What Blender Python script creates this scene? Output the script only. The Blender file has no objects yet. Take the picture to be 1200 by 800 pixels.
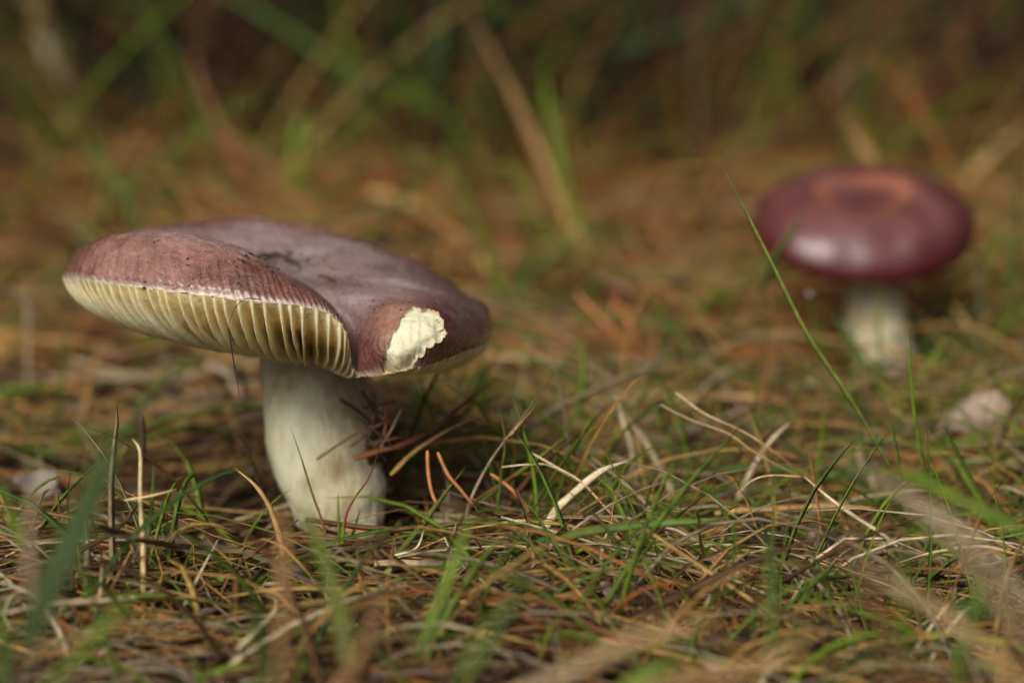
import bpy, math, random
import numpy as np
from mathutils import Vector, Matrix

# ---------------------------------------------------------------- camera, sky, sun, exposure
SC = bpy.context.scene
COL = SC.collection
CAM_H, PITCH, FPX = 0.1325, math.radians(10.5), 2823.0      # camera height (m), tilt down, focal length in photo pixels
cam_d = bpy.data.cameras.new('camera')
cam = bpy.data.objects.new('camera', cam_d); COL.objects.link(cam)
cam.location = (0, 0, CAM_H)
cam.rotation_euler = (math.pi/2 - PITCH, 0, 0)
cam_d.sensor_fit = 'HORIZONTAL'; cam_d.sensor_width = 36.0
cam_d.lens = 36.0*FPX/1200.0
cam_d.clip_start = 0.005; cam_d.clip_end = 400.0
cam_d.dof.use_dof = True
cam_d.dof.focus_distance = 0.456
cam_d.dof.aperture_fstop = 8.8
cam_d.dof.aperture_blades = 0
SC.camera = cam

SUN_EL, SUN_AZ = math.radians(45), math.radians(208)         # azimuth clockwise from +Y: behind the camera, a little to its left
world = bpy.data.worlds.new('World'); SC.world = world; world.use_nodes = True
wn = world.node_tree; wn.nodes.clear()
sky = wn.nodes.new('ShaderNodeTexSky'); sky.sky_type = 'NISHITA'; sky.sun_disc = False
sky.sun_elevation = SUN_EL; sky.sun_rotation = SUN_AZ
sky.air_density = 1.0; sky.dust_density = 6.0; sky.ozone_density = 1.0
hs = wn.nodes.new('ShaderNodeHueSaturation'); hs.inputs['Saturation'].default_value = 0.12   # cloud cover: nearly grey
bg = wn.nodes.new('ShaderNodeBackground'); bg.inputs['Strength'].default_value = 0.092
wo = wn.nodes.new('ShaderNodeOutputWorld')
tint = wn.nodes.new('ShaderNodeMix'); tint.data_type = 'RGBA'; tint.blend_type = 'MULTIPLY'; tint.inputs[0].default_value = 1; tint.inputs[7].default_value = (1.0, .975, .91, 1)   # light filtered by the wood
wn.links.new(sky.outputs[0], hs.inputs['Color']); wn.links.new(hs.outputs[0], tint.inputs[6]); wn.links.new(tint.outputs[2], bg.inputs['Color']); wn.links.new(bg.outputs[0], wo.inputs[0])
sun_d = bpy.data.lights.new('sun', 'SUN'); sun_d.energy = 1.95; sun_d.angle = math.radians(28); sun_d.color = (1.0, 0.95, 0.87)
sun = bpy.data.objects.new('sun', sun_d); COL.objects.link(sun)
sdir = Vector((math.sin(SUN_AZ)*math.cos(SUN_EL), math.cos(SUN_AZ)*math.cos(SUN_EL), math.sin(SUN_EL)))
sun.rotation_euler = sdir.to_track_quat('Z', 'Y').to_euler()
sun.location = (0, 0, 3)
SC.view_settings.view_transform = 'Standard'; SC.view_settings.look = 'None'
SC.view_settings.gamma = 1.0; SC.view_settings.use_curve_mapping = False
SC.view_settings.exposure = 0.36
SC.render.engine = 'CYCLES'
SC.cycles.use_denoising = True
SC.cycles.use_adaptive_sampling = True; SC.cycles.adaptive_threshold = 0.02
SC.cycles.max_bounces = 6; SC.cycles.diffuse_bounces = 3; SC.cycles.transmission_bounces = 4

# ---------------------------------------------------------------- helpers
rng = np.random.default_rng(11)
random.seed(5)
SP, CP = math.sin(PITCH), math.cos(PITCH)

def at(u, v, d):
    """a photo pixel and its distance along the view axis -> a point in the place"""
    a, b = (u-600.0)/FPX, (v-400.0)/FPX
    return np.array((d*a, d*(CP - b*SP), CAM_H + d*(-SP - b*CP)))

def px(P):
    P = np.atleast_2d(P); x, y, z = P[:, 0], P[:, 1], P[:, 2]-CAM_H
    d = y*CP - z*SP; up = y*SP + z*CP
    return 600+FPX*x/d, 400-FPX*up/d, d

_w = [(random.uniform(0, 6.28), f*random.uniform(.8, 1.25), a, random.uniform(0, 6.28))
      for f, a in ((14, .0022), (14, .0022), (30, .0022), (30, .0022), (70, .0017), (70, .0017), (150, .0006), (150, .0006), (320, .0004), (320, .0004))]
def ground_z(x, y):
    x = np.asarray(x, float); y = np.asarray(y, float); z = np.zeros(np.broadcast(x, y).shape)
    for ang, f, a, ph in _w:
        z = z + a*np.sin(f*(x*math.cos(ang)+y*math.sin(ang))+ph)
    fade = 1/(1+((np.hypot(x, y-.6))/2.0)**4)
    z = z*fade - .002
    z = z - .020*np.exp(-(((x+.082)/.030)**2 + ((y-.515)/.035)**2))       # small hollow behind the stem
    z = z + .006*np.exp(-(((x-.11)/.06)**2 + ((y-.36)/.05)**2))         # hummock in front on the right
    z = z + .030*np.clip((np.asarray(y)-1.1)/1.5, 0, 1)**1.5
    return z

def on_ground(u, v):
    d = CAM_H/(SP+(v-400)/FPX*CP)
    for _ in range(6):
        P = at(u, v, d); g = float(ground_z(P[0], P[1])); d = (CAM_H-g)/(SP+(v-400)/FPX*CP)
    return d

def crom(P, n, closed=False):
    """Catmull-Rom through P (K,3) -> (n,3)"""
    P = np.asarray(P, float); K = len(P)
    if closed:
        t = np.linspace(0, K, n, endpoint=False); i = np.floor(t).astype(int); f = (t-i)[:, None]
        p0, p1, p2, p3 = P[(i-1) % K], P[i % K], P[(i+1) % K], P[(i+2) % K]
    else:
        Q = np.vstack([2*P[0]-P[1], P, 2*P[-1]-P[-2]])
        t = np.linspace(0, K-1, n); i = np.minimum(np.floor(t).astype(int), K-2); f = (t-i)[:, None]
        p0, p1, p2, p3 = Q[i], Q[i+1], Q[i+2], Q[i+3]
    return .5*((2*p1)+(-p0+p2)*f+(2*p0-5*p1+4*p2-p3)*f**2+(-p0+3*p1-3*p2+p3)*f**3)

def norm(v):
    return v/np.maximum(np.linalg.norm(v, axis=-1, keepdims=True), 1e-9)

def mesh_from(name, V, F, mat, colors=None, smooth=True):
    me = bpy.data.meshes.new(name)
    V = np.ascontiguousarray(V, dtype=np.float32).reshape(-1, 3)
    F = np.ascontiguousarray(F, dtype=np.int32)
    nf, k = F.shape
    me.vertices.add(len(V)); me.vertices.foreach_set('co', V.ravel())
    me.loops.add(nf*k); me.loops.foreach_set('vertex_index', F.ravel())
    me.polygons.add(nf)
    me.polygons.foreach_set('loop_start', np.arange(0, nf*k, k, dtype=np.int32))
    me.polygons.foreach_set('loop_total', np.full(nf, k, dtype=np.int32))
    me.update(calc_edges=True)
    if smooth: me.polygons.foreach_set('use_smooth', np.ones(nf, dtype=bool))
    if colors is not None:
        a = me.color_attributes.new('Col', 'FLOAT_COLOR', 'POINT')
        c = np.ones((len(V), 4), dtype=np.float32); c[:, :3] = np.asarray(colors).reshape(-1, 3)
        a.data.foreach_set('color', c.ravel())
    if mat: me.materials.append(mat)
    me.validate()
    return me

def obj(name, me, parent=None, label=None, cat=None, group=None, kind=None, loc=None):
    o = bpy.data.objects.new(name, me); COL.objects.link(o)
    if parent is not None: o.parent = parent
    if loc is not None: o.location = loc
    if label: o['label'] = label
    if cat: o['category'] = cat
    if group: o['group'] = group
    if kind: o['kind'] = kind
    return o

def empty(name, loc, label, cat, group=None):
    o = bpy.data.objects.new(name, None); COL.objects.link(o)
    o.location = loc; o.empty_display_size = .01; o['label'] = label; o['category'] = cat
    if group: o['group'] = group
    return o

TUBE3 = np.array([(1, 0), (-.5, .87), (-.5, -.87)])
TUBE6 = np.array([(math.cos(a), math.sin(a)) for a in np.arange(6)*math.pi/3])
FLAT = np.array([(1, .12), (0, -.32), (-1, .12)])             # straw split open: flat with a keel
BLADE = np.array([(1, .22), (0, -.18), (-1, .22), (0, -.02)])     # folded grass leaf with thickness

def sweep(P, W, prof, up, twist=None):
    """N centre lines P (N,K,3) with half widths W (N,K), cross-section prof -> verts, quads"""
    N, K, _ = P.shape; m = len(prof)
    T = norm(np.gradient(P, axis=1))
    up = np.broadcast_to(np.asarray(up, float).reshape((-1, 1, 3)), (N, K, 3))
    S = norm(np.cross(T, up)); Nn = np.cross(S, T)
    if twist is not None:
        c, s = np.cos(twist)[..., None], np.sin(twist)[..., None]
        S, Nn = c*S+s*Nn, c*Nn-s*S
    V = P[:, :, None, :] + W[:, :, None, None]*(prof[:, 0][None, None, :, None]*S[:, :, None, :]+prof[:, 1][None, None, :, None]*Nn[:, :, None, :])
    idx = np.arange(N*K*m).reshape(N, K, m)
    a = idx[:, :-1, :]; b = idx[:, 1:, :]
    F = np.stack([a, np.roll(a, -1, 2), np.roll(b, -1, 2), b], -1).reshape(-1, 4)
    return V.reshape(-1, 3), F

# ---------------------------------------------------------------- materials
def new_mat(name):
    m = bpy.data.materials.new(name); m.use_nodes = True
    nt = m.node_tree; b = nt.nodes['Principled BSDF']
    return m, nt, b
def N_(nt, t, **kw):
    n = nt.nodes.new(t)
    for k, v in kw.items(): setattr(n, k, v)
    return n
def noise(nt, vec, scale, detail=3, rough=.55, dist=0):
    n = N_(nt, 'ShaderNodeTexNoise'); n.inputs['Scale'].default_value = scale; n.inputs['Detail'].default_value = detail
    n.inputs['Roughness'].default_value = rough; n.inputs['Distortion'].default_value = dist
    if vec is not None: nt.links.new(vec, n.inputs['Vector'])
    return n
def ramp(nt, fac, stops):
    r = N_(nt, 'ShaderNodeValToRGB'); e = r.color_ramp.elements
    while len(e) < len(stops): e.new(.5)
    for el, (p, c) in zip(e, stops):
        el.position = p; el.color = (*c, 1) if len(c) == 3 else c
    nt.links.new(fac, r.inputs['Fac']); return r
def mix(nt, fac, a, b, mode='MIX'):
    n = N_(nt, 'ShaderNodeMix', data_type='RGBA', blend_type=mode)
    for s, v in ((n.inputs[0], fac), (n.inputs[6], a), (n.inputs[7], b)):
        if isinstance(v, (int, float)): s.default_value = v
        elif isinstance(v, tuple): s.default_value = (*v, 1)
        else: nt.links.new(v, s)
    return n.outputs[2]
def bump(nt, h, dist, strength=1, prev=None):
    n = N_(nt, 'ShaderNodeBump'); n.inputs['Distance'].default_value = dist; n.inputs['Strength'].default_value = strength
    nt.links.new(h, n.inputs['Height'])
    if prev is not None: nt.links.new(prev, n.inputs['Normal'])
    return n.outputs[0]

def plant_mat(name, transl, rough, streak=True, spec=.35):
    m, nt, b = new_mat(name)
    at_ = N_(nt, 'ShaderNodeAttribute', attribute_name='Col')
    tc = N_(nt, 'ShaderNodeTexCoord')
    n1 = noise(nt, tc.outputs['Object'], 420, 2)
    n2 = noise(nt, tc.outputs['Object'], 2600, 1)
    r1 = ramp(nt, n1.outputs['Fac'], [(.28, (.55, .52, .48)), (.72, (1.3, 1.28, 1.22))])
    c = mix(nt, .8, at_.outputs['Color'], r1.outputs['Color'], 'MULTIPLY')
    r2 = ramp(nt, n2.outputs['Fac'], [(.30, (.35, .28, .22)), (.42, (1, 1, 1))])
    c = mix(nt, .5, c, r2.outputs['Color'], 'MULTIPLY')
    nt.links.new(c, b.inputs['Base Color'])
    b.inputs['Roughness'].default_value = rough; b.inputs['Specular IOR Level'].default_value = spec
    if transl:
        t = N_(nt, 'ShaderNodeBsdfTranslucent'); nt.links.new(c, t.inputs['Color'])
        ms = N_(nt, 'ShaderNodeMixShader'); ms.inputs[0].default_value = transl
        out = nt.nodes['Material Output']
        nt.links.new(b.outputs[0], ms.inputs[1]); nt.links.new(t.outputs[0], ms.inputs[2]); nt.links.new(ms.outputs[0], out.inputs[0])
    return m
M_STRAW = plant_mat('dry_straw', .12, .55)
M_NEEDLE = plant_mat('pine_needle', 0, .5)
M_GRASS = plant_mat('green_grass', .30, .48, spec=.25)

def soil_mat():
    m, nt, b = new_mat('forest_soil')
    tc = N_(nt, 'ShaderNodeTexCoord')
    n1 = noise(nt, tc.outputs['Object'], 60, 6, .65); n2 = noise(nt, tc.outputs['Object'], 500, 5, .7)
    v = N_(nt, 'ShaderNodeTexVoronoi'); v.inputs['Scale'].default_value = 330; nt.links.new(tc.outputs['Object'], v.inputs['Vector'])
    c1 = ramp(nt, n1.outputs['Fac'], [(.3, (.014, .009, .006)), (.55, (.032, .020, .012)), (.75, (.065, .040, .022))])
    c2 = ramp(nt, n2.outputs['Fac'], [(.35, (.4, .4, .4)), (.7, (1.5, 1.4, 1.25))])
    c = mix(nt, .8, c1.outputs[0], c2.outputs[0], 'MULTIPLY')
    nt.links.new(c, b.inputs['Base Color']); b.inputs['Roughness'].default_value = .85; b.inputs['Specular IOR Level'].default_value = .2
    h = bump(nt, v.outputs['Distance'], .0012, .8); nt.links.new(bump(nt, n2.outputs['Fac'], .002, 1, h), b.inputs['Normal'])
    return m
M_SOIL = soil_mat()

def cap_mat(name, c_dark, c_mid, c_pale, c_centre, edge, rough, coat, wrinkle, centre_r=.42, disc_sheen=.5):
    """cuticle: UV.x = round the cap (0-1), UV.y = centre to margin (0-1)"""
    m, nt, b = new_mat(name)
    tc = N_(nt, 'ShaderNodeTexCoord'); uv = N_(nt, 'ShaderNodeUVMap', uv_map='UVMap')
    sep = N_(nt, 'ShaderNodeSeparateXYZ'); nt.links.new(uv.outputs[0], sep.inputs[0])
    mp = N_(nt, 'ShaderNodeMapping'); mp.inputs['Scale'].default_value = (150, 7, 1); nt.links.new(uv.outputs[0], mp.inputs['Vector'])
    rad = noise(nt, mp.outputs[0], 1.0, 4, .6, .25)
    mp2 = N_(nt, 'ShaderNodeMapping'); mp2.inputs['Scale'].default_value = (46, 15, 1); mp2.inputs['Rotation'].default_value = (0, 0, .9); nt.links.new(uv.outputs[0], mp2.inputs['Vector'])
    con = noise(nt, mp2.outputs[0], 1.0, 4, .65, 2.2)
    big = noise(nt, tc.outputs['Object'], 45, 4, .6, .4)
    fine = noise(nt, tc.outputs['Object'], 750, 4, .7)
    grit = noise(nt, tc.outputs['Object'], 2400, 2, .6)
    base = ramp(nt, big.outputs['Fac'], [(.30, c_dark), (.50, c_mid), (.70, c_pale)])
    rr = ramp(nt, rad.outputs['Fac'], [(.30, (.62, .58, .58)), (.72, (1.25, 1.22, 1.22))])
    c = mix(nt, .75, base.outputs[0], rr.outputs[0], 'MULTIPLY')
    rc = ramp(nt, con.outputs['Fac'], [(.38, (.62, .6, .6)), (.56, (1.08, 1.08, 1.08))])
    c = mix(nt, wrinkle*.35, c, rc.outputs[0], 'MULTIPLY')
    # greyer disc tone, with the sky's pale sheen painted into the colour
    cen = ramp(nt, sep.outputs['Y'], [(.0, (1, 1, 1)), (centre_r, (1, 1, 1)), (centre_r+.25, (0, 0, 0))])
    bl = ramp(nt, big.outputs['Fac'], [(.35, (.35,)*3), (.6, (1,)*3)])
    cm = N_(nt, 'ShaderNodeMath', operation='MULTIPLY'); nt.links.new(cen.outputs[0], cm.inputs[0]); nt.links.new(bl.outputs[0], cm.inputs[1])
    cm2 = N_(nt, 'ShaderNodeMath', operation='MULTIPLY'); nt.links.new(cm.outputs[0], cm2.inputs[0]); cm2.inputs[1].default_value = disc_sheen
    c = mix(nt, cm2.outputs[0], c, c_centre)
    # frosted grain
    fr = ramp(nt, fine.outputs['Fac'], [(.56, (0, 0, 0)), (.74, (.30*wrinkle,)*3)])
    c = mix(nt, fr.outputs[0], c, tuple(min(1, 1.7*x+.05) for x in c_pale))
    gr = ramp(nt, grit.outputs['Fac'], [(.27, (.3, .25, .22)), (.36, (1, 1, 1))])
    c = mix(nt, .55, c, gr.outputs[0], 'MULTIPLY')
    # pale margin
    ed = ramp(nt, sep.outputs['Y'], [(.965, (0, 0, 0)), (.995, (1, 1, 1))])
    c = mix(nt, ed.outputs[0], c, edge)
    nt.links.new(c, b.inputs['Base Color'])
    ro = ramp(nt, fine.outputs['Fac'], [(.3, (rough-.08,)*3), (.7, (rough+.14,)*3)])
    nt.links.new(ro.outputs[0], b.inputs['Roughness'])
    b.inputs['Specular IOR Level'].default_value = .5
    b.inputs['Coat Weight'].default_value = coat; b.inputs['Coat Roughness'].default_value = .28
    b.inputs['Subsurface Weight'].default_value = .08; b.inputs['Subsurface Radius'].default_value = (.002, .001, .0008); b.inputs['Subsurface Scale'].default_value = 1
    h = bump(nt, con.outputs['Fac'], .0010*wrinkle); h = bump(nt, rad.outputs['Fac'], .0005*(.3+.7*wrinkle), 1, h); h = bump(nt, fine.outputs['Fac'], .00045*(.3+.7*wrinkle), 1, h)
    nt.links.new(h, b.inputs['Normal'])
    return m
M_CAP = cap_mat('dusky_cap_skin', (.100, .042, .026), (.205, .085, .064), (.36, .195, .160), (.37, .285, .275), (.62, .50, .42), .22, .3, .8, .54, .88)
M_CAP2 = cap_mat('wine_cap_skin', (.050, .006, .007), (.085, .011, .012), (.11, .022, .020), (.17, .075, .065), (.08, .015, .015), .22, .35, .15, .55, .55)

def flesh_mat(name, c1, c2, c3, sss=.3, rough=.6, bscale=300, bdist=.0006):
    m, nt, b = new_mat(name)
    tc = N_(nt, 'ShaderNodeTexCoord')
    n1 = noise(nt, tc.outputs['Object'], 80, 4, .6); n2 = noise(nt, tc.outputs['Object'], bscale, 4, .65)
    c = ramp(nt, n1.outputs['Fac'], [(.3, c1), (.55, c2), (.78, c3)])
    r = ramp(nt, n2.outputs['Fac'], [(.3, (.72, .68, .6)), (.6, (1.05, 1.05, 1.05))])
    cc = mix(nt, .6, c.outputs[0], r.outputs[0], 'MULTIPLY')
    nt.links.new(cc, b.inputs['Base Color']); b.inputs['Roughness'].default_value = rough
    b.inputs['Subsurface Weight'].default_value = sss; b.inputs['Subsurface Radius'].default_value = (.003, .002, .001); b.inputs['Subsurface Scale'].default_value = 1
    nt.links.new(bump(nt, n2.outputs['Fac'], bdist), b.inputs['Normal'])
    return m
M_GILL = flesh_mat('cream_gill', (.84, .65, .33), (.94, .79, .46), (.95, .85, .58), .35, .55, 500, .0002)
M_FLESH = flesh_mat('torn_white_flesh', (.52, .45, .27), (.64, .61, .43), (.70, .69, .53), .4, .7, 700, .0005)
nt = M_FLESH.node_tree; b = nt.nodes['Principled BSDF']; src = b.inputs['Base Color'].links[0].from_socket
ea = N_(nt, 'ShaderNodeAttribute', attribute_name='Col'); nt.links.new(mix(nt, 1.0, src, ea.outputs['Color'], 'MULTIPLY'), b.inputs['Base Color'])
M_UNDER = flesh_mat('cap_underside', (.82, .58, .24), (.92, .71, .34), (.94, .78, .43), .35)
def stem_mat(name='pale_stem', f=1.0):
    m, nt, b = new_mat(name)
    tc = N_(nt, 'ShaderNodeTexCoord')
    mp = N_(nt, 'ShaderNodeMapping'); mp.inputs['Scale'].default_value = (1, 1, .10); nt.links.new(tc.outputs['Object'], mp.inputs['Vector'])
    n1 = noise(nt, mp.outputs[0], 520, 5, .6); n2 = noise(nt, tc.outputs['Object'], 70, 4, .6); n3 = noise(nt, tc.outputs['Object'], 900, 3, .6)
    c = ramp(nt, n2.outputs['Fac'], [(.32, (.36, .28, .15)), (.47, (.52, .50, .35)), (.7, (.58, .59, .46))])
    r = ramp(nt, n1.outputs['Fac'], [(.3, (.72, .68, .58)), (.6, (1.04, 1.04, 1.04))])
    cc = mix(nt, 1.0, mix(nt, .6, c.outputs[0], r.outputs[0], 'MULTIPLY'), (f, f*.98, f*.94), 'MULTIPLY')
    # earth rubbed onto the foot (object z is measured from the base)
    sp = N_(nt, 'ShaderNodeSeparateXYZ'); nt.links.new(tc.outputs['Object'], sp.inputs[0])
    ad = N_(nt, 'ShaderNodeMath', operation='MULTIPLY_ADD'); nt.links.new(n3.outputs['Fac'], ad.inputs[0]); ad.inputs[1].default_value = .02; nt.links.new(sp.outputs['Z'], ad.inputs[2])
    dz = ramp(nt, ad.outputs[0], [(.013, (.9, .9, .9)), (.021, (0, 0, 0))])
    cc = mix(nt, dz.outputs[0], cc, (.16, .10, .055))
    sp2 = ramp(nt, n3.outputs['Fac'], [(.24, (.25, .2, .15)), (.31, (1, 1, 1))])
    cc = mix(nt, .7, cc, sp2.outputs[0], 'MULTIPLY')
    nt.links.new(cc, b.inputs['Base Color']); b.inputs['Roughness'].default_value = .55
    b.inputs['Subsurface Weight'].default_value = .3; b.inputs['Subsurface Radius'].default_value = (.004, .003, .0018); b.inputs['Subsurface Scale'].default_value = 1
    h = bump(nt, n1.outputs['Fac'], .0006); nt.links.new(bump(nt, n2.outputs['Fac'], .0015, .6, h), b.inputs['Normal'])
    return m
M_STEM = stem_mat(); M_STEM2 = stem_mat('dull_stem', .82)

def plain(name, col, rough=.7, nscale=600, amt=.6, bd=.0004):
    m, nt, b = new_mat(name); tc = N_(nt, 'ShaderNodeTexCoord'); n = noise(nt, tc.outputs['Object'], nscale, 4, .65)
    r = ramp(nt, n.outputs['Fac'], [(.3, (.4, .4, .4)), (.7, (1.5, 1.5, 1.5))])
    nt.links.new(mix(nt, amt, col, r.outputs[0], 'MULTIPLY'), b.inputs['Base Color']); b.inputs['Roughness'].default_value = rough
    nt.links.new(bump(nt, n.outputs['Fac'], bd), b.inputs['Normal']); return m
M_CRUMB = plain('soil_crumb', (.025, .017, .012), .8)
M_BARK = plain('dark_bark', (.030, .016, .011), .7, 500, .8, .0016)
M_GREYSCALE = plain('grey_scale', (.15, .11, .075), .8, 500, .8, .0012)
M_PALE = plain('pale_scrap', (.62, .56, .50), .7, 200, .4)
M_MOSS = plain('moss', (.10, .17, .02), .7, 900, .5)
m, nt, b = new_mat('dew'); b.inputs['Transmission Weight'].default_value = 1; b.inputs['Roughness'].default_value = 0; b.inputs['IOR'].default_value = 1.33; M_DEW = m

# ---------------------------------------------------------------- ground
def build_ground():
    xs = np.concatenate([-np.geomspace(80, .56, 26), np.arange(-.54, .5401, .006), np.geomspace(.56, 80, 26)])
    ys = np.concatenate([-np.geomspace(80, .05, 24), np.arange(0, 1.6, .006), np.geomspace(1.62, 90, 30)])
    X, Y = np.meshgrid(xs, ys); Z = ground_z(X, Y)
    V = np.stack([X, Y, Z], -1).reshape(-1, 3); ny, nx = X.shape
    i = np.arange(ny*nx).reshape(ny, nx)
    F = np.stack([i[:-1, :-1], i[:-1, 1:], i[1:, 1:], i[1:, :-1]], -1).reshape(-1, 4)
    obj('ground', mesh_from('ground', V, F, M_SOIL), kind='structure', label='dark brown forest soil under the needle litter')
build_ground()

# ---------------------------------------------------------------- the near mushroom
def add_uv(me, uv):
    l = me.uv_layers.new(name='UVMap'); n = len(me.loops)
    vi = np.empty(n, dtype=np.int32); me.loops.foreach_get('vertex_index', vi)
    l.data.foreach_set('uv', np.ascontiguousarray(uv[vi], dtype=np.float32).ravel())

def vnoise(P, scale, seed=0):
    r = np.random.default_rng(seed); out = np.zeros(len(P))
    for k in range(10):
        d = norm(r.normal(size=3)); out += np.sin(P@d*scale*r.uniform(.5, 2.2)+r.uniform(0, 6.28))/10**.5
    return out

def inside(poly, u, v):
    poly = np.asarray(poly, float); c = np.zeros(u.shape, bool)
    j = len(poly)-1
    for i in range(len(poly)):
        xi, yi = poly[i]; xj, yj = poly[j]
        c ^= ((yi > v) != (yj > v)) & (u < (xj-xi)*(v-yi)/(yj-yi+1e-12)+xi); j = i
    return c

CAP_O = (340, 325, .503)
#          margin               outer bulge          crest                half-way in
CAP_K = [((74, 324, .497), (79, 308, .497), (106, 288, .499), (215, 294, .501)),
         ((97, 328, .477), (98, 311, .478), (128, 279, .484), (237, 306, .495)),
         ((155, 336, .4655), (150, 314, .467), (170, 272, .477), (258, 316, .489)),
         ((225, 345, .459), (220, 320, .461), (228, 275, .474), (287, 328, .487)),
         ((295, 353, .4565), (288, 329, .459), (280, 291, .472), (311, 338, .486)),
         ((345, 358, .457), (337, 340, .459), (323, 312, .472), (329, 344, .487)),
         ((383, 367, .459), (377, 353, .461), (360, 336, .473), (345, 350, .487)),
         ((406, 390, .461), (402, 378, .464), (388, 358, .476), (357, 352, .488)),
         ((415, 434, .468), (413, 412, .470), (412, 378, .479), (368, 348, .489)),
         ((432, 441, .465), (423, 408, .466), (428, 368, .474), (375, 336, .490)),
         ((470, 435, .460), (460, 400, .459), (460, 356, .470), (390, 334, .491)),
         ((508, 425, .463), (520, 390, .462), (504, 353, .473), (405, 330, .494)),
         ((550, 409, .478), (561, 389, .480), (535, 352, .488), (420, 322, .498)),
         ((574, 396, .500), (577, 379, .502), (553, 351, .504), (430, 312, .504)),
         ((562, 377, .522), (568, 369, .524), (546, 345, .522), (425, 302, .512)),
         ((502, 340, .540), (506, 331, .543), (492, 309, .539), (410, 293, .520)),
         ((427, 308, .550), (428, 300, .552), (422, 283, .547), (385, 286, .526)),
         ((345, 286, .554), (345, 279, .556), (347, 261, .550), (345, 283, .529)),
         ((270, 278, .552), (270, 271, .554), (278, 253, .548), (310, 282, .526)),
         ((190, 287, .540), (190, 280, .542), (210, 262, .537), (270, 284, .520)),
         ((115, 302, .520), (115, 294, .521), (145, 274, .520), (235, 288, .510))]

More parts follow.
